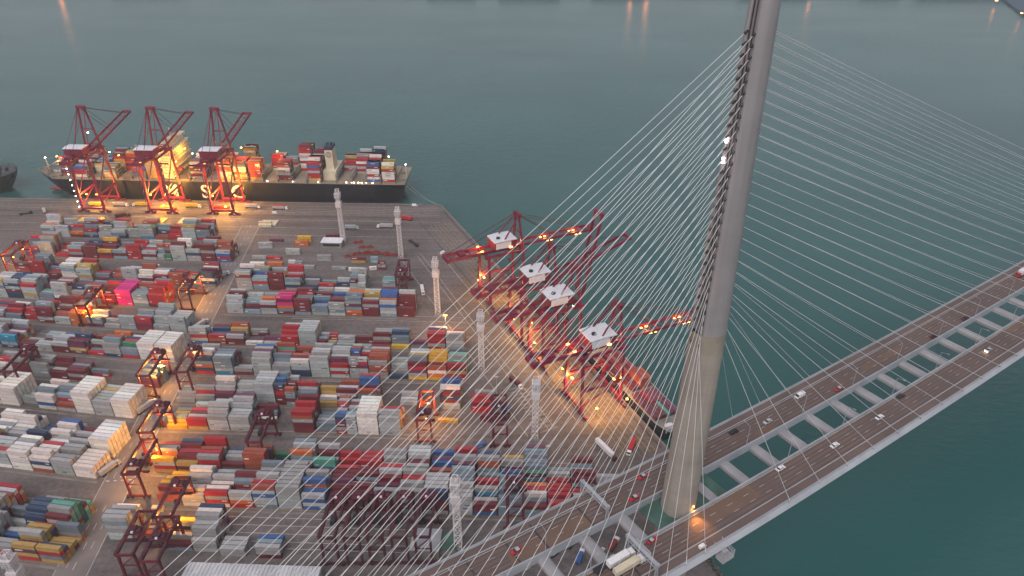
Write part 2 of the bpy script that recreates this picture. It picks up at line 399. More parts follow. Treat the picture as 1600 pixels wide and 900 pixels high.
# riprap on the shore under the bridge
mb = MB()
rocks = [at(1066, 735), at(1083, 800), at(1098, 871), at(1124, 905), Vector((135, 150, 0))]
for i in range(len(rocks) - 1):
    a, b = rocks[i], rocks[i + 1]; t = (b - a).normalized(); nn = Vector((t.y, -t.x, 0))
    nn = nn if nn.x * 1 > 0 else -nn
    for k in range(int((b - a).length * 5)):
        w = random.random(); p = a.lerp(b, random.random()) + nn * (-2.5 + 9 * w); zz = 0.4 - 5.6 * w; r = random.uniform(0.5, 1.3)
        vs = []
        for ax in ((1, 0, 0), (0, 1, 0), (-1, 0, 0), (0, -1, 0)):
            vs.append((p.x + ax[0] * r * random.uniform(.6, 1.2), p.y + ax[1] * r * random.uniform(.6, 1.2), zz + random.uniform(-.2, .2)))
        vs += [(p.x, p.y, zz + r * random.uniform(.5, .9)), (p.x, p.y, zz - r)]
        mb.add(vs, [(0, 1, 4), (1, 2, 4), (2, 3, 4), (3, 0, 4), (1, 0, 5), (2, 1, 5), (3, 2, 5), (0, 3, 5)])
rk = mb.build('riprap_rocks', mat('riprap_stone', (0.17, 0.155, 0.14), 0.9, 0.3, 0.3)); rk['kind'] = 'stuff'
tag(rk, 'grey riprap boulders along the shore below the bridge', 'rocks')

# far shore beyond the top edge (seen only as dark reflections and orange streaks)
mb = MB(); mb.box((0, 2050, -3), (5000, 380, 7)); struct(mb, 'far_shore', M_CONC)
mwh = mat('far_shed_cladding', (0.10, 0.11, 0.13), 0.7)
for (x, w, h, cc) in ((-900, 160, 24, 'low dark'), (-150, 120, 30, 'dark blue'), (40, 150, 34, 'long dark'), (260, 130, 30, 'ridged dark'), (640, 160, 32, 'grey'), (900, 90, 24, 'small dark'), (1120, 240, 36, 'widest dark')):
    t = thing('harbour_shed', f'{cc} shed on the far shore mirrored in the water at the top', 'shed', (x, 1905, 0.5), 0, 'sheds on the far shore'); h *= .4
    a = MB(); a.box((0, 0, h * .4), (w, 60, h * .8)); part(a, 'wall', mwh, t)
    a = MB(); a.loft([[(-w / 2 - 1, -31, h * .8 + .01), (-w / 2 - 1, 31, h * .8 + .01), (-w / 2 - 1, 0, h)], [(w / 2 + 1, -31, h * .8 + .01), (w / 2 + 1, 31, h * .8 + .01), (w / 2 + 1, 0, h)]]); part(a, 'roof', M_GALV, t)
def far_lamp(x, y, h, r, label):
    t = thing('harbour_lamp', label, 'lamp', (x, y, 0.5), 0, 'lamps on the far shore')
    a = MB(); a.tube((0, 0, 0), (0, 0, h), 0.35, 6); part(a, 'pole', M_DARK, t)
    a = MB(); a.box((0, 0, h + r * .5), (r * 3, r, r * 1.6)); part(a, 'lamp_head', E_FAR, t)
for (u, r, wd) in ((95, 3.0, 'orange lamp mirrored in the water at the upper left'), (985, 2.6, 'small orange lamp mirrored left of the tower top'), (1010, 3.2, 'bright orange lamp mirrored just left of the tower top'), (1265, 2.0, 'faint orange lamp mirrored right of the tower top')):
    p = at(u, 0); k = 1868 / p.y; far_lamp(p.x * k, 1868, 16, r, wd)
# pier at the upper right
pa = at(1552, -14, 0); pb = at(1640, 52, 0); pd = (pb - pa).normalized(); pn = Vector((-pd.y, pd.x, 0))
if pn.x < 0: pn = -pn
mb = MB(); p4 = [pa, pb, pb + pn * 60, pa + pn * 60]
mb.prism([(p.x, p.y) for p in p4], -8, -0.5)
tag(mb.build('pier', mat('pier_dark_blue_edge', (0.05, 0.075, 0.12), 0.7)), 'dark blue pier edge cutting the upper right corner of the harbour', 'pier')
for k, (u, v, r) in enumerate(((1553, 6, 2.6), (1592, 26, 2.0))):
    p = at(u, v, 0) + pn * 3
    t = thing('pier_lamp', ('larger' if k == 0 else 'smaller') + ' orange lamp on the dark pier at the upper right', 'lamp', (p.x, p.y, -0.5))
    a = MB(); a.tube((0, 0, 0), (0, 0, 7), 0.4, 6); part(a, 'pole', M_DARK, t)
    a = MB(); a.box((0, 0, 7.8), (r * 1.8, r * 1.2, 1.6)); part(a, 'lamp_head', E_FAR, t)

# ------------------------------------------------------------------ the cable-stayed bridge (one thing)
TS = -15.2
TB = bridge(TS, 0, 0)
br = thing('cable_stayed_bridge', 'cable-stayed bridge with twin road decks and one tall round tapering tower', 'bridge', (TB.x, TB.y, 0))
def L(p): return (p[0] - TB.x, p[1] - TB.y, p[2])     # world to bridge-local
S_BACK, S_FRONT = -300, 560
SS = list(range(S_BACK, S_FRONT + 1, 10))
def extrude_deck(mb, prof, mi=0, s_list=SS, closed=True):
    rings = [[L(bridge(s, n, z)) for n, z in prof] for s in s_list]
    mb.loft(rings, mi, caps=closed, closed=closed)
def deck(sign, name):
    # box girder with nosed outer edge: n measured outward from the bridge centre line
    P = lambda pts: [(sign * n, z) for n, z in (pts if sign > 0 else pts[::-1])]
    a = MB()
    extrude_deck(a, P([(6.8, ZD - 0.15), (6.8, ZD - 3.2), (9, ZD - 3.9), (17, ZD - 3.9), (24.0, ZD - 1.9), (24.3, ZD - 1.3), (22.6, ZD - 0.15)]))
    d = part(a, 'road_deck', M_STEEL, br)
    a = MB()
    extrude_deck(a, P([(22.1, ZD - 0.1), (7.5, ZD - 0.1)]), closed=False)
    part(a, 'road_surface', M_BROAD, d)
    a = MB()
    for nl in (9.6, 13.05, 16.4):
        for w in (-.95, .95): extrude_deck(a, P([(nl + w + .42, ZD - 0.096), (nl + w - .42, ZD - 0.096)]), closed=False)
    part(a, 'wheel_track', M_BWEAR, d)
    a = MB()
    for s in list(range(-290, -20, 48)) + [-82, -70]: a.quad(*[L(bridge(s + q, sign * n, ZD - .09)) for q, n in ((0, 7.6), (.7, 7.6), (.7, 20.8), (0, 20.8))])
    for s0, s1, n0, n1 in ((-84, -50, 8.2, 14.6), (120, 150, 11.4, 14.6), (40, 52, 8.0, 11.2)) if sign > 0 else ((-20, 14, 8.2, 14.6), (210, 240, 8, 11.2)): a.quad(*[L(bridge(s, sign * n, ZD - .093)) for s, n in ((s0, n0), (s1, n0), (s1, n1), (s0, n1))], 1)
    o = part(a, 'road_patch', [M_SOCK, M_BPATCH], d); o['kind'] = 'stuff'
    a = MB()
    for n0 in (7.9, 18.1):
        extrude_deck(a, P([(n0 + 0.11, ZD - 0.08), (n0 - 0.11, ZD - 0.08)]), closed=False)
    for nl in (11.35, 14.75):
        for k in range(int((S_FRONT - S_BACK) / 9)):
            s0 = S_BACK + 2 + k * 9
            q = [L(bridge(s0, sign * (nl - .07), ZD - .08)), L(bridge(s0 + 3, sign * (nl - .07), ZD - .08)), L(bridge(s0 + 3, sign * (nl + .07), ZD - .08)), L(bridge(s0, sign * (nl + .07), ZD - .08))]
            a.quad(*(q if sign > 0 else q[::-1]))
    part(a, 'lane_marking', M_LINE, d)
    for n0, w, h, nm in ((7.15, .45, 0.95, 'inner_parapet'), (22.25, .35, 1.0, 'outer_parapet'), (18.6, .25, 0.75, 'safety_barrier')):
        a = MB()
        if nm == 'inner_parapet':
            extrude_deck(a, P([(n0 - .3, ZD - .12), (n0 - .3, ZD + h), (n0 + .15, ZD + h), (n0 + .25, ZD - .06)]))
        else:
            for zz in (h, h * .55): extrude_deck(a, P([(n0 - .12, ZD + zz - .12), (n0 - .12, ZD + zz), (n0 + .12, ZD + zz), (n0 + .12, ZD + zz - .12)]))
            for k in range(S_BACK, S_FRONT, 6): a.box(L(bridge(k, sign * n0, ZD + h * .45)), (.22, .22, h * .95), 0, BTH)
        part(a, nm, M_STEEL, d)
    # cable anchor boxes along the outer edge
    a = MB()
    for s in list(S_CAB_F) + list(S_CAB_B): a.box(L(bridge(s, sign * 22.7, ZD + .1)), (1.1, .7, .9), 0, BTH)
    o = part(a, 'anchor_box', M_GALV, d); o['kind'] = 'stuff'
    return d
NC = 28
S_CAB_F = [21 + 18 * j - 0.07 * j * j for j in range(NC)]
S_CAB_B = [-24 - 9.15 * j for j in range(NC)]
deck(1, 'far'); deck(-1, 'near')
for j in range(-11, 31):
    s = 18 * j + 1 - 2
    if abs(s - TS) < 12: continue
    a = MB(); w = 2.3; prof = [(-w, -3.6), (w, -3.6), (w, -2.3), (w * .8, -1.75), (w * .4, -1.5), (-w * .4, -1.5), (-w * .8, -1.75), (-w, -2.3)]
    r0 = []; r1 = []
    for ds, dz in prof:
        r0.append(L(bridge(s + ds, -6.79, ZD + dz))); r1.append(L(bridge(s + ds, 6.79, ZD + dz)))
    a.loft([r0, r1]); part(a, 'cross_girder', M_GIRD, br)
# green service platform in the gap round the tower
a = MB()
r0 = [L(bridge(s, n, ZD - 2.6)) for s, n in ((-29, -6.79), (6, -6.79), (6, 6.79), (-29, 6.79))]
r1 = [(p[0], p[1], p[2] + .5) for p in r0]
a.loft([r0, r1]); part(a, 'service_platform', M_GREEN, br)
a = MB()
for n in (-6.2, 6.2):
    for z in (.6, 1.1): a.beam(L(bridge(-29, n, ZD - 2.1 + z)), L(bridge(6, n, ZD - 2.1 + z)), .08, .08)
    for s in range(-29, 7, 5): a.beam(L(bridge(s, n, ZD - 2.1)), L(bridge(s, n, ZD - 1)), .08, .08)
part(a, 'platform_railing', M_STEEL, br)

def tower_r(z):
    return 9.5 - (9.5 - 6.55) * (z / 83) if z < 83 else (6.55 - .75 * (z - 83) / 82 if z < 165 else 5.75 - 1.75 * (z - 165) / 92)
def ring(z, r, n=40, off=0): return [(r * math.cos(2 * PI * k / n + off), r * math.sin(2 * PI * k / n + off), z) for k in range(n)]
a = MB(); a.loft([ring(z, tower_r(z)) for z in (-6, 20, 40, 60, 83, 110, 140, 157.5)], caps=False)
tw = part(a, 'tower', M_TCONC, br, smooth=False)
for p in tw.data.polygons: p.use_smooth = len(p.vertices) == 4
def part2(mb, nm, M, par, **k): return part(mb, nm, M, par, **k)
a = MB(); a.loft([ring(157.51, tower_r(157.5)), ring(164.5, tower_r(164.9))], caps=False); o = part2(a, 'concrete_collar', M_TCAP, tw)
for p in o.data.polygons: p.use_smooth = len(p.vertices) == 4
# steel-clad upper shaft: two curved shells, leaving a recessed concrete core on the two cable faces
def shell(sgn):
    a = MB(); rings = []; A0 = math.radians(22)
    for z in [164.51 + 133 * k / 22 for k in range(23)]:
        r = tower_r(z); rr = []
        for k in range(17):
            an = BTH + sgn * (A0 + (PI - 2 * A0) * k / 16); rr.append((r * math.cos(an), r * math.sin(an), z))
        for k in (16, 0):
            an = BTH + sgn * (A0 + (PI - 2 * A0) * k / 16); rr.append(((r - .9) * math.cos(an), (r - .9) * math.sin(an), z))
        rings.append(rr if sgn > 0 else rr[::-1])
    a.loft(rings, caps=False); o = part2(a, 'steel_cladding', M_TSTEEL, tw)
    for p in o.data.polygons: p.use_smooth = len(p.vertices) == 4
shell(1); shell(-1)
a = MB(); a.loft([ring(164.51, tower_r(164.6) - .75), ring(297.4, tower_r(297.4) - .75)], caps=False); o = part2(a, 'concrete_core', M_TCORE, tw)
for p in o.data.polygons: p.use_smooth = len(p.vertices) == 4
a = MB()
for n in (-.55, .55):
    for sg in (-1, 1):
        b0 = [BD * sg * (tower_r(z) - .55) + BN * n for z in (165, 297)]
        a.beam((b0[0].x, b0[0].y, 165), (b0[1].x, b0[1].y, 297), .25, .25)
part2(a, 'access_ladder', M_SOCK, tw)
# lit recesses on the cable face
for z0 in (222.5, 228.5):
    a = MB(); q = BD * -(tower_r(z0) - .35) + BN * 1.6
    a.box((q.x, q.y, z0), (.5, .7, 1.7), 0, BTH); part2(a, 'recess_light', emit('cool_lamp_glow', (1, .90, .95), 4), tw)
    q = BD * -(tower_r(z0) + .5) + BN * 1.6
    lamp((TB.x + q.x, TB.y + q.y, z0), 120, (1, .93, 1), .3)

def anchor_z(i): return 257.7 - 2.9 * i - 0.026 * i * i
cab = []
for sg, SL in ((-1, S_CAB_B), (1, S_CAB_F)):
    for j in range(NC):
        for n in (-1, 1):
            z = anchor_z(NC - 1 - j); r = tower_r(z)
            q = BD * sg * (r - .5) + BN * n * min(1.6, r * .35)
            p1 = Vector((q.x, q.y, z)); p2 = Vector(L(bridge(SL[j], n * 22.7, ZD + .4))); t = (p2 - p1).normalized()
            a = MB()
            L_ = (p2 - p1).length; prev = p1 + t * 1.2
            for k in range(1, 9):                 # a slight sag
                f = k / 8; c = p1.lerp(p2, f); c.z -= L_ * L_ * 4.5e-5 * f * (1 - f) * 4 * .25
                a.tube(prev, c, 0.082 if sg < 0 else .105, 6, 0, cap=False); prev = c
            a.tube(p1 - t * .4, p1 + t * .75, .36, 8, 1)
            a.tube(p2 - t * 3, p2, .15, 6, 0)
            cab.append((j, a))
# the 100 cables that show most as parts, the remaining dozen (hardly in frame) as one part
cab_order = sorted(range(len(cab)), key=lambda i: (0 if i < NC * 2 else 1, cab[i][0]))
rest = MB()
for r_, i in enumerate(cab_order):
    if r_ < 100: part(cab[i][1], 'stay_cable', [M_CABLE, M_SOCK], br)
    else:
        a = cab[i][1]; o0 = len(rest.v); rest.v += a.v; rest.f += [tuple(k + o0 for k in f) for f in a.f]; rest.m += a.m
o = part(rest, 'stay_cable', [M_CABLE, M_SOCK], br); o['kind'] = 'stuff'

q = TB + Vector((*(BD * 0.8 - BN * 6.72), 0))
t = thing('platform_lamp', 'amber lamp glowing on the green platform at the foot of the tower', 'lamp', (q.x, q.y, ZD - 2.1))
a = MB(); a.tube((0, 0, 0), (0, 0, 5.0), .1, 6); part(a, 'post', M_DARK, t)
a = MB(); a.box((0, 0, 5.2), (.6, .4, .3)); part(a, 'lamp_head', E_WARM, t)
tq = bridge(TS - 2, -13.5, ZD)
lamp((q.x - BN.x * .7, q.y - BN.y * .7, ZD + 3.4), 1500, (1, .42, .1), .25, 'SPOT', (tq.x, tq.y, tq.z), 1.5, .9)
lamp((q.x - BN.x * .5, q.y - BN.y * .5, ZD + 1.5), 60, (1, .45, .12), .3)
# maintenance gantry box hanging on the near deck edge
g0 = at(1132, 853, ZD); 
def bs(p):
    q = Vector((p[0], p[1])) - BO; s = q.dot(BD); return s, q.dot(BN) - bcurve(s)
s0, _ = bs(g0)
t = thing('inspection_cradle', 'grey steel inspection cradle hanging on the near deck edge right of the tower', 'cradle', bridge(s0, -24.6, ZD - 5.2), BTH)
a = MB(); a.box((0, -.6, .6), (5.6, 3.6, 1.2)); part(a, 'cradle_floor', M_GALV, t)
a = MB()
for x in (-2.7, -.9, .9, 2.7):
    for y in (-2.3, 1.1): a.beam((x, y, 1.2), (x, y, 4.2), .18, .18)
for z in (2.2, 3.2, 4.2):
    for y in (-2.3, 1.1): a.beam((-2.7, y, z), (2.7, y, z), .14, .14)
    for x in (-2.7, 2.7): a.beam((x, -2.3, z), (x, 1.1, z), .14, .14)
for k in range(6): a.beam((-2.7 + k * 1.08, -2.3, 4.2), (-2.7 + k * 1.08, 1.1, 4.2), .12, .12)
for x in (-2.7, -.9, .9): a.beam((x, -2.3, 1.2), (x + 1.8, -2.3, 4.2), .12, .12)
a.box((0, -.2, 2.4), (2.2, 1.6, 2.2)); part(a, 'cradle_frame', M_GALV, t)
a = MB(); a.beam((-2, 1.2, 4), (-2, 3.6, 5.6), .3, .3); a.beam((2, 1.2, 4), (2, 3.6, 5.6), .3, .3); part(a, 'hanger_arm', M_STEEL, t)

# sign gantries over the carriageways
def gantry(p_out, p_in, label, board):
    a0 = at(*p_out, ZD + 7); a1 = at(*p_in, ZD + 7); s, _ = bs((a0 + a1) / 2); sg = 1 if bs(a0)[1] > 0 else -1
    no, ni = sg * 22.0, sg * 6.9
    c = bridge(s, (no + ni) / 2, ZD); t = thing('sign_gantry', label, 'sign gantry', c, BTH + PI / 2, 'sign gantries over the bridge road')
    h = abs(no - ni) / 2
    a = MB()
    for z in (6.6, 8.0):
        for y in (-.6, .6): a.beam((-h, y, z), (h, y, z), .3, .3)
    k = -h
    while k < h - .5:
        a.beam((k, -.6, 6.6), (min(h, k + 1.5), -.6, 8), .16, .16); a.beam((k, .6, 8), (min(h, k + 1.5), .6, 6.6), .16, .16); k += 1.5
    a.box((0, 0, 8.2), (2 * h, 1.3, .12)); part(a, 'truss', M_STEEL, t)
    for x in (-h, h):
        a = MB(); a.beam((x, -.9, -1.5), (x, -.3, 7), .4, .4); a.beam((x, .9, -1.5), (x, .3, 7), .4, .4); a.box((x, 0, 7.6), (.9, 1.6, 1.6)); part(a, 'post', M_STEEL, t)
    for (x, w, hh) in board:
        a = MB(); a.box((x, -.95, 7.6), (w, .16, hh)); a.box((x, -.82, 7.6), (w * .9, .1, .2)); part(a, 'sign_board', M_GALV, t)
gantry((913, 757), (956, 802), 'grey sign gantry over the far deck left of the tower', [(-4.2, 2.2, .9), (3.5, 1.8, .9)])
gantry((1028, 893), (982, 834), 'grey sign gantry with a big board over the near deck left of the tower', [(.5, 7.5, 2.8)])

# lamp posts between the carriageways
def lamp_post():
    t = thing('street_lamp', 'slim grey street lamp on an inner parapet of the bridge', 'street lamp', (0, 0, 0), 0, 'street lamps along the bridge')
    a = MB(); a.tube((0, 0, 0), (0, 0, 10.5), .16, 6, 0, .09); a.tube((0, 0, 10.5), (0, 2.6, 11.2), .08, 5); part(a, 'pole', M_STEEL, t)
    a = MB(); a.box((0, 3.0, 11.2), (.4, 1.1, .18)); part(a, 'lamp_head', M_GALV, t)
    return t
lp = lamp_post(); first = True
for s in (-108, -72, 30, 66, 102, 138, 174, 210, 246, 282):
    for sg in (1, -1):
        ss = s + (0 if sg > 0 else 9)
        o = lp if first else copy_tree(lp); first = False
        o.location = bridge(ss, sg * 7.1, ZD + .6); o.rotation_euler = (0, 0, BTH + (0 if sg > 0 else PI))

# ------------------------------------------------------------------ vehicles
def car_mesh(t, paint, roof, L_=4.5, W_=1.8, taxi=False, head=False):
    a = MB(); h = W_ / 2
    prof = [(-L_ / 2, .35), (-L_ / 2, .85), (-L_ * .3, .95), (L_ * .18, .95), (L_ / 2, .75), (L_ / 2, .35)]
    a.loft([[(x, -h, z) for x, z in prof], [(x, h, z) for x, z in prof]][::-1]); b = part(a, 'body', paint, t)
    a = MB(); c = h * .86; rz = [(-L_ * .36, .951), (-L_ * .24, 1.38), (L_ * .08, 1.38), (L_ * .24, .951)]
    a.loft([[(x, -c, z) for x, z in rz], [(x, c, z) for x, z in rz]][::-1]); part(a, 'window', M_GLASS, t)
    a = MB(); a.box((-L_ * .08, 0, 1.42), (L_ * .33, c * 1.9, .07)); part(a, 'roof', roof, t)
    for x in (-L_ * .3, L_ * .3):
        for y in (-h + .05, h - .05):
            w = MB(); w.tube((x, y - .1, .33), (x, y + .1, .33), .33, 10); part(w, 'wheel', M_RUBBER, t)
    if head:
        for y in (-h * .65, h * .65):
            w = MB(); w.box((L_ / 2 + .04, y, .65), (.1, .35, .2)); part(w, 'headlight', E_HEAD, t)
    return t
def van_mesh(t, paint, L_=5.2, W_=1.9, H_=2.2):
    a = MB(); h = W_ / 2
    prof = [(-L_ / 2, .4), (-L_ / 2, H_), (L_ * .28, H_), (L_ * .42, 1.15), (L_ / 2, 1.0), (L_ / 2, .4)]
    a.loft([[(x, -h, z) for x, z in prof], [(x, h, z) for x, z in prof]][::-1]); part(a, 'body', paint, t)
    a = MB(); a.beam((L_ * .30, 0, H_ - .12), (L_ * .425, 0, 1.22), W_ * .86, .12); part(a, 'windscreen', M_GLASS, t)
    for x in (-L_ * .3, L_ * .3):
        for y in (-h + .05, h - .05):
            w = MB(); w.tube((x, y - .1, .36), (x, y + .1, .36), .36, 10); part(w, 'wheel', M_RUBBER, t)
    return t
def truck_mesh(t, cab, cargo=None, L_=12.2, Hc=2.7, wheels=True):
    a = MB(); a.loft([[(x, -1.2, z) for x, z in ((L_ / 2 + .6, .6), (L_ / 2 + .6, 2.9), (L_ / 2 + 2.4, 2.9), (L_ / 2 + 2.9, 1.7), (L_ / 2 + 2.9, .6))], [(x, 1.2, z) for x, z in ((L_ / 2 + .6, .6), (L_ / 2 + .6, 2.9), (L_ / 2 + 2.4, 2.9), (L_ / 2 + 2.9, 1.7), (L_ / 2 + 2.9, .6))]][::-1])
    part(a, 'cab', cab, t)
    a = MB(); a.beam((L_ / 2 + 2.46, 0, 2.75), (L_ / 2 + 2.86, 0, 1.8), 2.1, .1); part(a, 'windscreen', M_GLASS, t)
    a = MB(); a.box((.6, 0, 1.05), (L_ + 1.6, 1.0, .35)); a.box((0, 0, 1.3), (L_, 2.3, .16)); part(a, 'chassis', M_DARK, t)
    for x in (-L_ / 2 + 1, -L_ / 2 + 2.3, L_ / 2 - .4, L_ / 2 + 1.9):
        for y in (-.95, .95):
            w = MB(); w.tube((x, y - .25, .5), (x, y + .25, .5), .5, 10); part(w, 'wheel', M_RUBBER, t)
    if cargo: 
        a = MB(); a.box((0, 0, 1.4 + Hc / 2), (L_, 2.44, Hc - .02))
        for y in (-1.225, 1.225):
            for k in range(int(L_ / .9)): a.box((-L_ / 2 + .5 + k * .9, y, 1.4 + Hc / 2), (.4, .05, Hc * .86))
        part(a, 'cargo_box', cargo, t)
    return t
def on_deck(u, v):
    s, n = bs(at(u, v, ZD)); return s, n
# far deck traffic runs one way, near deck the other
for (u, v, kind, label) in (
    (1004, 746, 'taxi', 'red taxi with pale roof on the far deck left of the tower, outer lane'),
    (991, 779, 'taxi', 'red taxi with pale roof beside the inner parapet left of the tower'),
    (807, 862, 'taxi', 'red taxi with pale roof alone near the bottom end of the far deck'),
    (1310, 609, 'taxi', 'red taxi on the far deck beside the inner parapet, right of the white van'),
    (1249, 620, 'van', 'small white van on the far deck right of the tower'),
    (1199, 660, 'silver', 'silver car on the far deck between the tower and the white van'),
    (1146, 676, 'dark', 'dark car on the far deck just right of the tower'),
    (1459, 527, 'maroon', 'dark red car near the inner parapet of the far deck, nearer of two'),
    (1508, 499, 'maroon', 'dark red car near the inner parapet of the far deck, farther of two'),
    (1597, 429, 'truck', 'red lorry with a white box at the far end of the far deck'),
    (1016, 843, 'taxi', 'red taxi on the near deck behind the big sign board'),
    (1219, 733, 'white', 'white saloon on the near deck inner lane right of the tower'),
    (1304, 697, 'white', 'white saloon on the near deck beyond the first white saloon'),
    (1374, 653, 'white', 'white car on the near deck just behind the black car'),
    (1407, 620, 'dark', 'black car on the near deck beside the inner parapet'),
    (1544, 548, 'head', 'car with lit headlights on the near deck'),
    (965, 880, 'bus', 'white lorry on the near deck beside the inner parapet at the bottom'),
    (978, 891, 'bus2', 'cream lorry beside the white lorry on the near deck'),
    (936, 884, 'flat', 'flatbed lorry with bare deck behind the two pale lorries'),
    (1088, 847, 'walk', 'small white maintenance cart on the near deck walkway, left of the cradle'),
    ):
    s, n = on_deck(u, v); sg = 1 if n > 0 else -1
    if kind == 'walk': n = -20.4
    else: n = sg * max(8.9, min(17.2, abs(n)))
    rz = BTH + (PI if sg > 0 else 0)
    if kind == 'head': rz = BTH + PI
    loc = bridge(s, n, ZD - .08); cat = {'taxi': 'taxi', 'van': 'van', 'truck': 'lorry', 'bus': 'lorry', 'bus2': 'lorry', 'flat': 'lorry', 'walk': 'cart'}.get(kind, 'car')
    nm = {'taxi': 'taxi', 'van': 'van', 'lorry': 'lorry', 'car': 'car', 'cart': 'service_cart'}[cat]
    t = thing(nm, label, cat, loc, rz, 'vehicles driving on the bridge')
    if kind == 'taxi': car_mesh(t, M_TRED, M_CARS)
    elif kind == 'van': van_mesh(t, M_CARW)
    elif kind == 'silver': car_mesh(t, M_CARS, M_CARS)
    elif kind == 'dark': car_mesh(t, M_CARK, M_CARK)
    elif kind == 'maroon': car_mesh(t, M_CRANED, M_CRANED)
    elif kind == 'white': car_mesh(t, M_CARW, M_CARW)
    elif kind == 'head': 
        car_mesh(t, M_CARS, M_CARS, head=True)
        q = loc + Vector((math.cos(rz), math.sin(rz), 0)) * 2.6 + Vector((0, 0, .8)); lamp(q, 25, (1, .75, .4), .15)
    elif kind == 'truck': truck_mesh(t, M_TRED, M_CARW, 8)
    elif kind == 'bus': truck_mesh(t, M_CARW, M_CARW, 9.0, 2.2)
    elif kind == 'bus2': truck_mesh(t, M_CARW, M_CREAM, 10.5, 2.2)
    elif kind == 'flat': truck_mesh(t, M_CARS, None, 7)
    elif kind == 'walk': van_mesh(t, M_CARW, 3, 1.3, 1.6)
    if kind == 'maroon' or kind == 'taxi': pass

# parked under the bridge, seen through the gap
for (u, v, kind, rz, label) in (
    (866, 868, 'dark', .7, 'dark car parked below the gap, nearest the left cross girder'),
    (879, 858, 'white', .5, 'white car parked below the gap beside a dark lorry'),
    (905, 876, 'bluev', 1.2, 'blue lorry parked below the gap between two cross girders'),
    (940, 862, 'white', 1.0, 'white car parked below the gap left of the orange lorry'),
    (957, 856, 'orange', 1.0, 'orange lorry parked below the bridge gap'),
    (918, 840, 'bluev2', 1.3, 'small dark blue lorry parked below the gap beside the sign gantry'),
    (826, 886, 'white', .7, 'white car parked below the gap at its bottom end'),
    (892, 853, 'darkl', .9, 'dark green lorry parked below the gap'),
    ):
    cat = 'lorry' if kind in ('bluev', 'orange', 'bluev2', 'darkl') else 'car'
    t = thing('parked_lorry' if cat == 'lorry' else 'parked_car', label, cat, at(u, v, 0.002), rz, 'vehicles parked under the bridge')
    if kind == 'dark': car_mesh(t, M_CARK, M_CARS)
    elif kind == 'white': car_mesh(t, M_CARW, M_CARW)
    elif kind == 'bluev': truck_mesh(t, M_CARW, M_BLUE, 6, 2.2)
    elif kind == 'bluev2': truck_mesh(t, M_BLUE, M_NAVY, 5, 1.6)
    elif kind == 'orange': truck_mesh(t, M_CARW, M_RTGR, 6, 2.3)
    elif kind == 'darkl': truck_mesh(t, M_CARS, M_GREEN, 6, 2.0)

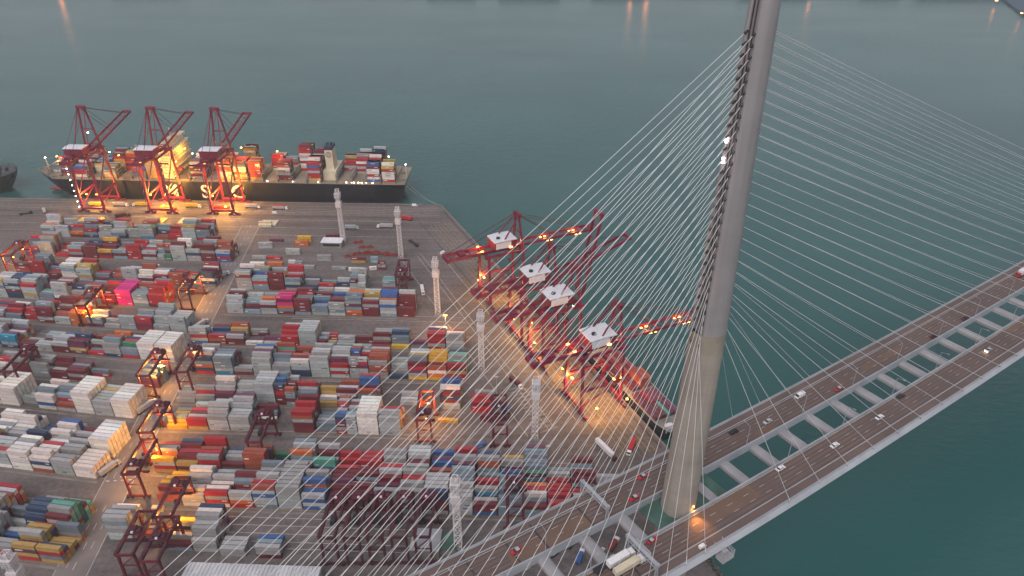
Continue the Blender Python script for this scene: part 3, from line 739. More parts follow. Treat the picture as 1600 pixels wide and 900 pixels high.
# ------------------------------------------------------------------ quay cranes
# local frame: x along the quay, y towards the water, origin on the landside rail midway between the legs
def sts_crane(label, loc, rz, gauge, HG, APEX, boom_len, boom_deg, back, group, cap='white', paint=None, lit=False):
    P = paint or M_CRANE
    t = thing('quay_crane', label, 'quay crane', loc, rz, group)
    X = 10.5
    for x in (-X, X):
        for y in (0, gauge):
            a = MB(); a.beam((x, y, 3.2), (x * .82, y, HG), 1.7, 1.5); part(a, 'leg', P, t)
            a = MB()
            for k in (-1, 1):
                a.box((x + k * 3.2, y, 1.5), (5, 1.0, 1.1)); a.box((x, y, 2.4), (5, 1.1, .9))
                for w in (-1.6, -.5, .6, 1.7): a.tube((x + k * 3.2 + w, y - .5, .55), (x + k * 3.2 + w, y + .5, .55), .5, 8)
            part(a, 'bogie', P, t)
    for y in (0, gauge):
        a = MB(); a.beam((-X, y, 4.2), (X, y, 4.2), 1.4, 2.0); part(a, 'sill_beam', P, t)
        a = MB(); a.beam((-X * .84, y, HG - 1.5), (X * .84, y, HG - 1.5), 1.4, 2.2); part(a, 'cross_beam', P, t)
    for x in (-X, X):
        k = x * .93
        a = MB(); a.beam((k, 0, 18), (k, gauge, 18), 1.2, 1.6); a.beam((k, 0, 18), (x * .86, gauge, HG - 6), .8, .8); a.beam((k, gauge, 18), (x * .97, 0, 7), .7, .7)
        a.beam((x * .83, -3, HG - 1), (x * .83, gauge + 3, HG - 1), 1.2, 1.8); part(a, 'portal_brace', P, t)
    # fixed girder pair with back reach
    a = MB()
    for x in (-4.2, 4.2): a.beam((x, -back, HG + 1), (x, gauge + 2, HG + 1), 1.3, 2.4)
    for y in np.arange(-back + .5, gauge, 9): a.beam((-4.2, y, HG + 1), (4.2, y, HG + 1), .6, 1.2)
    a.box((0, -back - .6, HG + .8), (11, 1.8, 3)); a.box((0, -back * .62, HG + 2.9), (7.5, 5, 1.4)); part(a, 'main_girder', P, t)
    # hinged boom
    ba = math.radians(boom_deg); hy, hz = gauge + 3, HG + 1
    def bp(d, x, dz=0): return (x, hy + d * math.cos(ba) - dz * math.sin(ba), hz + d * math.sin(ba) + dz * math.cos(ba))
    a = MB()
    for x in (-4.0, 4.0): a.beam(bp(0, x), bp(boom_len, x), .9, 1.8)
    for d in np.arange(1, boom_len + .1, boom_len / 7.0 - .2): a.beam(bp(d, -4), bp(d, 4), .4, .7)
    a.beam(bp(boom_len, -4.6), bp(boom_len, 4.6), 1.6, 2.2)
    for k in range(7):
        d0, d1 = boom_len * k / 7, boom_len * (k + 1) / 7
        a.beam(bp(d0, -4 if k % 2 else 4), bp(d1, 4 if k % 2 else -4), .22, .22)
    part(a, 'boom', P, t)
    # mast frame
    ay = gauge - 1
    for x in (-7.6, 7.6):
        a = MB(); a.beam((x, gauge, HG), (x * .38, ay, APEX), 1.3, 1.4); a.beam((x * .4, ay - 1.5, APEX - 1.5), (x * .9, gauge * .30, HG + 1.5), .8, .8); part(a, 'mast_leg', P, t)
    a = MB(); a.box((0, ay, APEX), (8.2, 2.6, 2.8)); part(a, 'mast_head', P, t)
    a = MB(); a.beam((-5.4, gauge - .4, HG + (APEX - HG) * .45), (5.4, gauge - .4, HG + (APEX - HG) * .45), .9, 1); part(a, 'mast_tie', P, t)
    a = MB()
    for x in (-3, 3):
        if boom_deg < 45:
            for d in (boom_len * .45, boom_len * .92): a.tube((x * .9, ay, APEX), bp(d, x, 1), .22, 5)
        else:
            mid = (x, hy + 7, APEX - 8); a.tube((x, ay, APEX), mid, .22, 5); a.tube(mid, bp(boom_len * .55, x, 1), .22, 5)
        a.tube((x * .9, ay - 1, APEX), (x * 1.2, -back + 1, HG + 2), .25, 5)
    part(a, 'stay', M_CRANED, t)
    # machinery house with pale roof
    mh = MB(); W_, D_, H_ = (17, 11, 6.2) if cap == 'wide' else (13.5, 17.5, 6)
    yc = 2 if cap == 'wide' else gauge * .52
    mh.box((0, yc, HG + 2.3 + H_ / 2), (W_, D_, H_)); h = part(mh, 'machine_house', P, t)
    mh = MB(); z0 = HG + 2.31 + H_
    mh.loft([[(-W_ / 2 - .4, yc - D_ / 2 - .4, z0), (-W_ / 2 - .4, yc + D_ / 2 + .4, z0), (-W_ / 2 - .4, yc + D_ / 2 + .4, z0 + .5), (-W_ / 2 - .4, yc, z0 + 1.1), (-W_ / 2 - .4, yc - D_ / 2 - .4, z0 + .5)],
             [(W_ / 2 + .4, yc - D_ / 2 - .4, z0), (W_ / 2 + .4, yc + D_ / 2 + .4, z0), (W_ / 2 + .4, yc + D_ / 2 + .4, z0 + .5), (W_ / 2 + .4, yc, z0 + 1.1), (W_ / 2 + .4, yc - D_ / 2 - .4, z0 + .5)]])
    part(mh, 'roof', M_WHITE, h)
    if cap != 'wide':
        mh = MB(); mh.box((W_ / 2 + .06, yc - D_ * .1, HG + 2.3 + H_ * .5), (.3, D_ * .7, H_ * .8)); part(mh, 'vent_panel', M_WHITE, h)
        mh = MB(); mh.tube((W_ * .12, yc - D_ * .22, z0 + .6), (W_ * .12, yc - D_ * .22, z0 + 1.7), 1.5, 14); part(mh, 'roof_vent', M_DARK, h)
    # trolley and cab
    ty = gauge * .8
    a = MB(); a.box((0, ty, HG - 1.2), (7, 5, 1.4)); a.tube((-1.5, ty, HG - 2), (-1.5, ty, HG - 14), .12, 5); a.tube((1.5, ty, HG - 2), (1.5, ty, HG - 14), .12, 5); a.box((0, ty, HG - 14.4), (12, 2, .8)); part(a, 'trolley', M_CRANED, t)
    a = MB(); a.box((4.6, ty + 3.5, HG - 3.6), (2.2, 2.6, 2.6)); part(a, 'operator_cab', M_GLASS, t)
    # stair tower on one landside leg, walkway lamps
    a = MB()
    for k in range(12):
        z = 4 + k * (HG - 8) / 12; dz = (HG - 8) / 12
        a.beam((-X - 1.8, -1.0 + 2.4 * (k % 2), z), (-X - 1.8, -1.0 + 2.4 * ((k + 1) % 2), z + dz), .7, .15); a.box((-X - 1.8, -1.0 + 2.4 * ((k + 1) % 2), z + dz), (1.2, 1.0, .1))
    part(a, 'stair', M_CRANED, t)
    M_ = Matrix.Translation(loc) @ Matrix.Rotation(rz, 4, 'Z')
    def lit_box(p, e, size=(1.2, .9, .5)):
        a = MB(); a.box(p, size); part(a, 'floodlight', e, t)
    if lit == 'stair':
        for k in range(8): lit_box((-X - 2.4, -1.2, 6 + k * 5.5), E_WHITE, (.7, .7, .6))
        lit_box((0, gauge - 2, HG + 14), E_WHITE, (1.2, .8, .8))
        for x in (-5, 5): lit_box((x, 3, 17.2), E_WARM, (1.6, .8, .4)); 
        lamp(M_ @ Vector((0, 8, 15)), 12000, (1, .48, .1), 1)
    elif lit == 'portal':
        for (x, y, z) in ((-6, -3, HG - 4), (-X + 1, 5, 17), (X - 1.4, 9, 17), (3, 0.9, 8)): lit_box((x, y, z), E_WARM, (1.8, 1.2, .7))
        lamp(M_ @ Vector((-4, -7, HG - 14)), 2600, (1, .42, .06), 1)
        for y in (3, gauge - 8): lamp(M_ @ Vector((0, y, 16)), 14000, (1, .46, .07), 1)
    elif lit == 'boom':
        for (x, y, z) in ((-6, 2, 17), (6, gauge - 3, 17)):
            lit_box((x, y, z), E_WARM, (1.6, 1.0, .5)); lamp(M_ @ Vector((x, y, z - 1)), 4200, (1, .46, .09), 1)
        for d in (boom_len * .3, boom_len * .36, boom_len * .72, boom_len * .78):
            for x in (-3.6, 3.6): lit_box(bp(d + (2 if x > 0 else 0), x, -1.4), E_WARM, (.9, 1.6, .4))
        for d in (boom_len * .33, boom_len * .75): lamp(M_ @ Vector(bp(d, 0, 2.4)), 900, (1, .34, .05), .8)
        for x in (-4.2, 4.2): lit_box((x, -3.5, HG + 2.6), E_WARM, (.9, 1.8, .5))
        lamp(M_ @ Vector((0, -4, HG + 5)), 1100, (1, .34, .05), .8)
        lit_box((W_ / 2 + .6, yc + 4, HG + 3), E_WARM, (.6, 2.4, .7)); lit_box((2, yc + D_ / 2 + 1, HG + 3), E_WARM, (2.4, .6, .5)); lamp(M_ @ Vector((2, yc + D_ / 2 + 3, HG + 4)), 500, (1, .4, .08), .6)
    elif lit == 'dim':
        lit_box((0, -1.4, 16), E_WARM, (1.6, .9, .5)); lamp(M_ @ Vector((0, 2, 14)), 5000, (1, .5, .12), 1)
    return t
ship_cr = 'red quay cranes working the container ship'
for (u, lit, lab) in ((145, 'stair', 'red quay crane with white lamps up its leg, over the ship bow'), (252, 'portal', 'red quay crane in front of the lit cream ship house, amber lamps in its portal'), (350, 'portal', 'red quay crane by the last letters on the hull, amber lamps in its portal')):
    x, _ = yinv(at(u, 333)); x += 1
    p = yard(x, 615); sts_crane(lab, p, YAW, 28, 56, 94, 68, 9, 18, ship_cr, 'wide', None, lit)
diag = 'red quay cranes on the diagonal quay'
for (a_, deg, lit, lab) in ((180, 0, 'boom', 'red quay crane with lowered boom nearest the quay corner, orange lamps on its boom'), (234, 17, 'dim', 'red quay crane with slightly raised boom next to the corner crane'), (266, 79, 'dim', 'red quay crane with its boom raised upright'), (317, 0, 'boom', 'red quay crane with lowered boom over the small feeder ship')):
    p = quay(a_, -32); sts_crane(lab, p, QRZ, 28, 43, 68, 60, deg, 30, diag, 'long', None, lit)

# ------------------------------------------------------------------ yard gantry cranes (rubber-tyred)
# local frame: x along the container rows, y across them (away from the camera), origin at the near wheels' centre
def rtg(label, loc, rz, paint, span=24.0, H=18.5, W_=7.6, trolley=.6, group='red gantry cranes straddling the container rows', proto=None):
    t = thing('yard_gantry_crane', label, 'gantry crane', loc, rz, group)
    for x in (-W_ / 2, W_ / 2):
        a = MB(); a.beam((x, -1, H), (x, span + 1, H), 1.0, 1.7); part(a, 'girder', M_CRANED if paint is M_RTG else paint, t)
        for y in (0, span):
            a = MB(); a.beam((x * 1.05, y, 1.6), (x, y, H - .85), .95, 1.1); part(a, 'leg', paint, t)
    for y in (0, span):
        a = MB(); a.beam((-W_ / 2 - 2.4, y, 1.8), (W_ / 2 + 2.4, y, 1.8), 1.0, 1.2); part(a, 'sill_beam', paint, t); a = MB(); a.beam((-W_ / 2, y, H * .55), (W_ / 2, y, H * .55), .5, .6); a.beam((-W_ / 2, y, H * .55), (W_ / 2, y, H - 2), .4, .4); part(a, 'leg_brace', paint, t)
        for k in (-1, 1):
            for w in (-1.5, .9):
                c = k * (W_ / 2 + .5) + w; a = MB(); a.tube((c, y - .35, .75), (c, y + .35, .75), .75, 10); part(a, 'wheel', M_RUBBER, t)
    for y in (-1, span + 1):
        a = MB(); a.beam((-W_ / 2 - .5, y, H), (W_ / 2 + .5, y, H), .8, 1.3); part(a, 'end_tie', paint, t)
    a = MB(); a.box((-W_ / 2 - 1.6, span - .2, 3.6), (2.4, 5.0, 2.6)); part(a, 'power_pack', M_DARK, t)
    ty = span * trolley
    a = MB(); a.box((0, ty, H + 1.3), (W_ + .6, 5, .7)); a.box((-1, ty + .4, H + 2.4), (3.4, 3, 1.6)); a.box((2.2, ty - .8, H + 2.2), (1.8, 2.2, 1.3)); a.box((2.6, ty + 1.6, H + 2.0), (1.2, 1.0, .9))
    for x in (-1.6, 1.6): a.tube((x, ty, H - .3), (x, ty, H - 5), .1, 5)
    a.box((0, ty, H - 5.3), (12, 1.8, .6)); tr = part(a, 'trolley', M_CRANED, t)
    a = MB(); a.box((W_ / 2 - 1.2, ty - 3, H - 1.6), (2, 2.2, 2.4)); part(a, 'operator_cab', M_GLASS, tr)
    a = MB(); a.box((-.8, ty - 1.6, H + 2.0), (1.1, .8, 1.0)); part(a, 'control_box', M_WHITE, tr)
    a = MB()
    for y in np.arange(0, span, 3.2): a.beam((-W_ / 2 - 1.1, y, H + .2), (-W_ / 2 - 1.1, y, H + 1.2), .08, .08)
    a.beam((-W_ / 2 - 1.1, -1, H + 1.2), (-W_ / 2 - 1.1, span + 1, H + 1.2), .08, .08); a.box((-W_ / 2 - .9, span / 2, H + .1), (.8, span + 2, .1)); part(a, 'walkway', M_CRANED, t)
    a = MB(); 
    for k in range(8): a.beam((-W_ / 2 - .9, span * .02 + .3 + 1.6 * (k % 2), 2 + k * (H - 2) / 8), (-W_ / 2 - .9, span * .02 + .3 + 1.6 * ((k + 1) % 2), 2 + (k + 1) * (H - 2) / 8), .5, .12)
    part(a, 'stair', M_CRANED, t)
    return t
def rtg_lamps(t, pw, col=(1, .55, .14), pts=None):
    Mx = Matrix.Translation(t.location) @ Matrix.Rotation(t.rotation_euler.z, 4, 'Z')
    for p in pts or ((0, 4, 19.5), (0, 20, 19.5)):
        a = MB(); a.box(p, (1.5, .8, .4)); part(a, 'floodlight', E_WARM, t); lamp(Mx @ Vector((p[0], p[1], p[2] - 1.0)), pw, col, .5)
RTGS = [
    (294, 486, .02, M_RTG, .45, 'lit', 'red gantry crane with amber lamps beside the cross road, the one nearest the working ship'),
    (137, 510, .02, M_RTG, .75, 'lit', 'red gantry crane with amber lamps left of the magenta stack'),
    (236, 622, .02, M_RTG, .95, 'lit', 'maroon gantry crane over lit containers behind the tall white block'),
    (294, 616, .02, M_RTG, .95, 'dim', 'maroon gantry crane just right of the cross road, facing the white block'),
    (240, 712, .02, M_RTG, .9, 'lit', 'maroon gantry crane over orange-lit containers right of the cross road, upper of two overlapping'),
    (218, 778, .02, M_RTG, .25, 'lit', 'maroon gantry crane over yellow-lit containers right of the cross road, lower of two overlapping'),
    (270, 845, .02, M_RTG, .8, 'lit', 'maroon gantry crane with amber lamps beside the short block right of the road'),
    (212, 905, .02, M_RTG, .5, '', 'maroon gantry crane beside the road at the bottom edge, left of a pair'),
    (250, 915, .02, M_RTG, .5, '', 'maroon gantry crane beside the road at the bottom edge, right of a pair'),
    (406, 727, .02, M_RTG, .9, '', 'maroon gantry crane in the middle of the yard before the brick red block'),
    (665, 692, .02, M_RTGR, .2, 'lit', 'orange-red gantry crane lit by amber lamps between two yard blocks'),
    (629, 463, .02, M_RTG, .3, '', 'maroon gantry crane standing behind the second lattice mast'),
    (782, 699, .02, M_RTG, .6, '', 'maroon gantry crane left of the lattice mast near the diagonal quay'),
    (806, 828, .02, M_RTG, .6, '', 'maroon gantry crane at the right end of the yard beside the bridge deck'),
    (22, 430, .02, M_RTGR, .8, 'lit', 'orange-red gantry crane at the left edge over lit containers'),
    (30, 615, .02, M_RTG, .9, '', 'maroon gantry crane at the left edge behind the white container rows'),
]
for (u, v, rz, paint, tr, lit, lab) in RTGS:
    t = rtg(lab, at(u, v, 0.002), rz, paint, trolley=tr)
    if lit == 'lit': rtg_lamps(t, 3000, (1, .42, .06), ((1, 5, 14), (1, 19, 14)))
    elif lit == 'dim': rtg_lamps(t, 500, (1, .5, .2), ((0, 22, 17),))
ordn = ['leftmost', 'second from the left', 'middle', 'second from the right', 'rightmost']
for k in range(5):
    o = rtg(f'dark maroon gantry crane in the parked row of five, {ordn[k]}', at(520 + k * 36, 884 - k * .5, 0.002), -.02, M_RTGD, H=21, span=25, trolley=.95, group='gantry cranes parked side by side', W_=7)

# ------------------------------------------------------------------ lattice light masts
def mast():
    t = thing('lattice_mast', '', 'light mast', (0, 0, 0), 0, 'white lattice masts across the terminal')
    H = 46.0; w0, w1 = 1.75, 1.35
    def c(i, z):
        w = w0 + (w1 - w0) * z / H; return [(-w, -w, z), (w, -w, z), (w, w, z), (-w, w, z)][i]
    a = MB()
    for i in range(4): a.beam(c(i, 0), c(i, H), .42, .42)
    n = 13
    for k in range(n):
        z0, z1 = H * k / n, H * (k + 1) / n
        for i in range(4):
            j = (i + 1) % 4; a.beam(c(i, z0), c(j, z1), .26, .26); a.beam(c(j, z0), c(i, z1), .2, .2); a.beam(c(i, z1), c(j, z1), .28, .28)
    part(a, 'lattice_frame', M_MAST, t)
    a = MB()
    for z in (33.5, 41): a.box((0, 0, z), (4.6, 4.6, 4.2), 0, 0, 1.06); 
    a.box((0, 0, 37), (2.6, 2.6, 7))
    for y in (-2.5, 2.5):
        for x in (-1.6, 0, 1.6):
            for z in (39.6, 41, 42.4): a.box((x, y, z), (1.1, .3, .9), 1)
    part(a, 'headframe', [M_MAST, M_GALV], t)
    a = MB(); a.box((0, 0, .6), (5.5, 5.5, 1.2), 0, 0, .9); part(a, 'base_plinth', M_CONC, t)
    return t
mt = mast()
for k, (u, v, h, lab) in enumerate(((537, 379, 51, 'white lattice mast in front of the stern half of the container ship'), (627, 402, 47, 'white lattice mast behind the maroon crane, second from the ship'), (684.5, 491, 48.5, 'white lattice mast left of the corner quay crane, at the end of a yard lane'), (752.6, 577, 47, 'white lattice mast between the mint container stack and the parked quay cranes'), (835.6, 684, 45, 'white lattice mast on the diagonal quay beside the lit crane, right of all others'), (716.5, 857, 49.5, 'white lattice mast beside the bridge deck, close to the parked gantry cranes'), (66, 972, 47, 'white lattice mast cut by the bottom edge at the left corner'))):
    o = mt if k == 0 else copy_tree(mt); o.location = at(u, v, 0.002); o['label'] = lab; o.scale = (1, 1, h / 46); o.rotation_euler = (0, 0, YAW)
for k, (u, v, lab) in enumerate(((855, 730, 'thin grey lamp pole near the bottom of the diagonal quay'), (697, 522, 'thin grey lamp pole with amber lamp beside the yard end'), (776, 620, 'thin grey lamp pole behind the red container block'))):
    t = thing('lamp_pole', lab, 'lamp pole', at(u, v, 0.002), 0, 'thin lamp poles in the terminal')
    a = MB(); a.tube((0, 0, 0), (0, 0, 16), .22, 6, 0, .12); part(a, 'pole', M_STEEL, t)
    a = MB(); a.box((0, 0, 16.2), (2.6, .9, .4)); part(a, 'lamp_head', E_WARM if k == 1 else M_GALV, t)
    if k == 1: lamp(at(u, v, 0) + Vector((0, 0, 14.5)), 4200, (1, .5, .18), .5)

# amber lamps on low posts along the diagonal quay
for (u, v, pw, lab) in ((748, 452, 1500, 'amber ground lamp at the corner crane landside wheel'), (878, 592, 3600, 'amber ground lamp between the lit crane and the lattice mast'), (931, 655, 3000, 'amber ground lamp on the quay below the lit crane'), (978, 640, 2200, 'amber ground lamp beside the feeder ship stern'), (830, 520, 1500, 'amber ground lamp among the parked quay cranes'), (797, 472, 1500, 'amber ground lamp under the second quay crane')):
    t = thing('quay_lamp', lab, 'lamp', at(u, v, 0.03), 0, 'amber lamps along the diagonal quay')
    a = MB(); a.tube((0, 0, 0), (0, 0, 8.4), .15, 6); part(a, 'post', M_DARK, t)
    a = MB(); a.box((0, 0, 8.6), (1.3, 1.3, .35)); part(a, 'lamp_head', E_WARM, t)
    lamp(at(u, v, 0) + Vector((0, 0, 8.0)), pw * .8, (1, .44, .06), .5)
# ------------------------------------------------------------------ containers
PAL = {'grey': (.40, .42, .42), 'white': (.80, .76, .71), 'pale': (.52, .55, .56), 'red': (.42, .022, .035), 'maroon': (.17, .022, .035), 'brick': (.36, .085, .05),
       'orange': (.62, .15, .03), 'navy': (.03, .06, .13), 'blue': (.04, .12, .34), 'steel': (.18, .24, .29), 'tan': (.50, .34, .10), 'yellow': (.66, .40, .04),
       'mint': (.12, .42, .33), 'green': (.035, .19, .10), 'magenta': (.66, .015, .22), 'sky': (.28, .40, .47), 'cyan': (.03, .26, .42), 'cream': (.66, .58, .42), 'plum': (.15, .04, .09)}
PAL = {k: tuple(x * (.72 if k in ('grey', 'pale', 'sky') else .86) for x in v) for k, v in PAL.items()}
WORD = {'grey': 'grey', 'white': 'white', 'pale': 'pale grey', 'red': 'red', 'maroon': 'maroon', 'brick': 'brick red', 'orange': 'orange', 'navy': 'navy', 'blue': 'blue', 'steel': 'slate grey', 'tan': 'mustard', 'yellow': 'yellow', 'mint': 'mint green', 'green': 'green', 'magenta': 'magenta', 'sky': 'pale blue', 'cyan': 'bright blue', 'cream': 'cream', 'plum': 'plum'}
MIX = dict(grey=20, pale=20, white=4, red=16, maroon=19, brick=6, orange=2.2, navy=7, blue=4, steel=10, tan=4, yellow=1, mint=1.3, green=1.2, sky=6, cyan=.7, plum=5)
MK = list(MIX); MW = np.array([MIX[k] for k in MK], float); MW /= MW.sum()
def pick(): return MK[rng.choice(len(MK), p=MW)]
CW, CH, P40, ROWP = 2.44, 2.60, 12.85, 2.82
CONT = []     # dicts: o (near-lower-left corner), ex, ey unit vectors, L, H, col, meta

def stack(origin, yaw, x, row, tiers, L, meta, top=0.0):
    ex = np.array([math.cos(yaw), math.sin(yaw), 0]); ey = np.array([-ex[1], ex[0], 0])
    for k, c in enumerate(tiers):
        o = np.array([*origin[:2], 0.0]) + ex * x + ey * row * ROWP; o[2] = top + .03 + k * (CH + .07)
        CONT.append(dict(o=o, ex=ex, ey=ey, L=L, col=c, tier=k, n=len(tiers), **meta))

# each strip: anchor pixel of its front corner at the road end, direction of fill, slots, rows, rotation, typical height, place in words
STRIPS = {
 'A2': ((330, 376), -1, 12, 6, -.05, 3.0, 'strip nearest the working ship'),
 'A1': ((362, 410), -1, 14, 6, -.06, 3.4, 'second strip from the ship'),
 'B2': ((338, 449), -1, 13, 5, -.09, 3.2, 'strip behind the magenta stack'),
 'B1': ((259, 481), -1, 12, 6, -.11, 3.8, 'magenta stack strip, left yard'),
 'C2': ((293, 521), -1, 14, 5, -.12, 2.6, 'strip before the magenta stack'),
 'C1': ((274, 566), -1, 13, 6, -.13, 2.6, 'twin white blocks strip'),
 'D2': ((250, 607), -1, 12, 4, -.14, 2.6, 'strip behind tall white block'),
 'D1': ((209, 654), -1, 10, 6, -.15, 3.8, 'tall white block strip'),
 'E2': ((178, 716), -1, 8, 6, -.15, 4.0, 'second white block strip'),
 'E1': ((151, 748), -1, 7, 5, -.15, 3.6, 'third white block strip'),
 'F2': ((117, 838), -1, 5, 6, -.15, 3.8, 'lower left strip by road'),
 'F1': ((102, 882), -1, 5, 6, -.13, 3.2, 'bottom left corner strip'),
 'R1b': ((372, 452), 1, 10, 5, YAW, 2.6, 'right yard strip facing ship'),
 'R1a': ((356, 489), 1, 11, 6, YAW, 3.4, 'magenta stack strip, right yard'),
 'R2b': ((300, 537), 1, 15, 5, YAW, 3.2, 'red end stack strip'),
 'R2a': ((308, 584), 1, 14, 6, YAW, 3.6, 'mint end stack strip'),
 'R3b': ((276, 628), 1, 14, 5, YAW, 3.4, 'pale tower block strip'),
 'R3a': ((262, 670), 1, 11, 6, YAW, 3.4, 'strip before orange-lit crane'),
 'R4b': ((244, 738), 1, 19, 5, YAW, 3.5, 'mint pair strip'),
 'R4a': ((250, 789), 1, 19, 7, YAW, 4.0, 'strip facing parked cranes'),
 'R5a': ((172, 843), 1, 2, 5, YAW, 2.6, 'short strip by the road'),
 'R5b': ((264, 860), 1, 2, 6, YAW, 4.2, 'short block by paired cranes'),
 'R6a': ((346, 869), 1, 1, 3, YAW, 2, 'lone pale block by warehouse'),
 'R6b': ((402, 872), 1, 1, 3, YAW, 2, 'lone tricolour block by warehouse'),
}
# themes of the blocks that catch the eye: (strip, slot): (row colours or one colour, height, evenness)
TH = {('D1', 0): ('white', 5, 1), ('D1', 1): ('pale', 4, .9), ('D1', 2): ('white', 6, 1), ('D1', 3): ('steel', 3, .2), ('D1', 4): ('white', 4, .5), ('D1', 6): ('white', 5, .9), ('D1', 7): ('white', 4, .6),
      ('E2', 0): ('white', 5, 1), ('E2', 1): ('maroon', 3, .2), ('E2', 2): ('white', 4, .7), ('E2', 3): ('navy', 3, .3), ('E2', 4): ('white', 4, .6), ('E2', 5): ('white', 4, .6),
      ('E1', 0): ('white', 3, 1), ('E1', 1): ('grey', 4, .6), ('E1', 2): ('white', 4, .5), ('E1', 3): ('white', 5, .9), ('E1', 4): ('white', 4, .5),
      ('C1', 0): ('white', 5, 1), ('C1', 1): ('white', 5, 1), ('C1', 5): ('red', 3, .3), ('C2', 0): ('pale', 4, .8), ('C2', 1): ('grey', 4, .8), ('C2', 6): ('orange', 4, .6),
      ('B1', 0): ('red', 5, .6), ('B1', 1): ('grey', 4, .3), ('B1', 2): ('magenta', 5, .97), ('B1', 3): ('maroon', 3, .3), ('B1', 6): ('pale', 5, .6), ('B2', 0): ('maroon', 5, .4), ('B2', 5): ('pale', 4, .8), ('B2', 8): ('tan', 4, .7), ('B2', 9): ('white', 5, .5), ('B1', 9): ('navy', 5, .5),
      ('F2', 0): ('mint', 5, .3), ('F2', 1): ('navy', 4, .3), ('F1', 0): ('tan', 3, .4), ('F1', 1): ('tan', 4, .6),
      ('R1a', 3): ('magenta', 5, .45), ('R1a', 0): ('pale', 4, .7), ('R1a', 1): ('pale', 3, .4), ('R1a', 4): ('maroon', 4, .3), ('R1a', 7): ('orange', 5, .35), ('R1a', 6): ('pale', 4, .5),
      ('R2b', 13): ('red', 5, .5), ('R2b', 5): ('red', 3, .6), ('R2b', 6): ('pale', 5, .9), ('R2a', 3): ('pale', 6, .8), ('R2a', 5): ('brick', 4, .3), ('R2a', 7): ('pale', 5, .5), ('R2a', 12): ('yellow', 5, .5), ('R2a', 13): ('mint', 5, .4),
      ('R3b', 4): ('pale', 6, 1), ('R3b', 6): ('red', 4, .4), ('R3b', 8): ('pale', 4, .4), ('R3b', 0): ('grey', 1, .5), ('R3b', 1): ('steel', 2, .2), ('R3a', 3): ('pale', 5, .5), ('R3a', 2): ('pale', 4, .5), ('R3a', 0): ('yellow', 2, .6), ('R3a', 1): ('red', 3, .5), ('R3a', 6): ('maroon', 5, .5), ('R3a', 9): ('white', 6, .9), ('R3a', 10): ('pale', 4, .4),
      ('R4b', 0): ('yellow', 4, .4), ('R4b', 1): ('maroon', 4, .3), ('R4b', 2): ('red', 4, .4), ('R4b', 4): ('brick', 5, .8), ('R4b', 7): ('mint', 4, .5), ('R4b', 9): ('red', 4, .3), ('R4b', 11): ('pale', 5, .6),
      ('R4a', 0): ('yellow', 3, .5), ('R4a', 1): ('pale', 4, .6), ('R4a', 2): ('white', 4, .3), ('R4a', 3): ('red', 4, .3), ('R4a', 5): ('grey', 6, .9), ('R4a', 6): ('blue', 5, .3), ('R4a', 8): ('maroon', 5, .6), ('R4a', 9): ('red', 5, .5), ('R4a', 11): ('pale', 5, .4), ('R4a', 12): ('pale', 5, .6),
      ('R5b', 0): ('yellow', 2, .5), ('R5b', 1): ('pale', 5, .3), ('R5a', 0): ('pale', 4, .7), ('R5a', 1): ('grey', 1, .2), ('R6a', 0): ('pale', 2, .9), ('R6b', 0): ('pale', 3, .3)}
GAPS = {('D2', 1), ('D2', 2), ('R3a', 4), ('R3a', 5), ('R2b', 3), ('R3b', 11), ('R1b', 8), ('C2', 4), ('R4b', 17), ('R4b', 18), ('R3b', 10), ('R3b', 12), ('C2', 9)}
UNIFORM_END = {'white': .93}
for key, ((u, v), sgn, ns, nr, yaw, hm, words) in STRIPS.items():
    org = at(u, v, 0); org = np.array([org.x, org.y, 0.0])
    if sgn < 0:
        org = org - np.array([math.cos(yaw), math.sin(yaw), 0]) * 12.2
    for sidx in range(ns):
        th = TH.get((key, sidx))
        if (key, sidx) in GAPS and not th:
            if random.random() < .5: continue
            base = 1
        else: base = th[1] if th else (max(1, min(6, rng.normal(hm + .5, 1.2))) if rng.random() > .2 else rng.uniform(.2, 1.4))
        theme = th[0] if th else (pick() if rng.random() < .5 else None); even = th[2] if th else rng.uniform(.35, .75)
        ph = rng.uniform(0, 6)
        rows_extra = 1 if (key, sidx) == ('D1', 0) else 0
        small = (not th) and rng.random() < .09
        for row in range(nr):
            h = base + (0 if even > .85 else rng.normal(0, .85) + math.sin(row * .9 + ph) * .7)
            h = int(round(max(0 if even < .85 else 1, min(6, h))))
            for half in ((0, 1) if small else (0,)):
                hh = max(0, h - (rng.integers(0, 2) if half else 0))
                rowcol = theme if (theme and rng.random() < even) else pick()
                tiers = []
                for k in range(hh):
                    same = rng.random() < (.75 if even > .6 else .38)
                    tiers.append(rowcol if same else (theme if theme and rng.random() < even else pick()))
                stack(org, yaw, sgn * sidx * P40 + half * 6.2, row, tiers, 6.06 if small else 12.19, dict(strip=key, slot=sidx, row=row, half=half))
# pale concrete runway beams for the gantry wheels, in front of and behind every strip
mb = MB()
for key, ((u, v), sgn, ns, nr, yaw, hm, words) in STRIPS.items():
    if key[:2] in ('R6', 'R5'): continue
    o = at(u, v, 0); ex = Vector((math.cos(yaw), math.sin(yaw), 0)); ey = Vector((-ex.y, ex.x, 0))
    for b in (-2.6, nr * ROWP + 2.2):
        p = o + ey * b; strip(mb, p - ex * 2 * sgn, p + ex * (ns * P40 + 3) * sgn, 1.5, .0335)
    for b in (-.7, nr * ROWP + .5):
        p = o + ey * b; strip(mb, p, p + ex * ns * P40 * sgn, .2, .038, 1)
struct(mb, 'runway_beam', [M_CONC, M_YLINE])
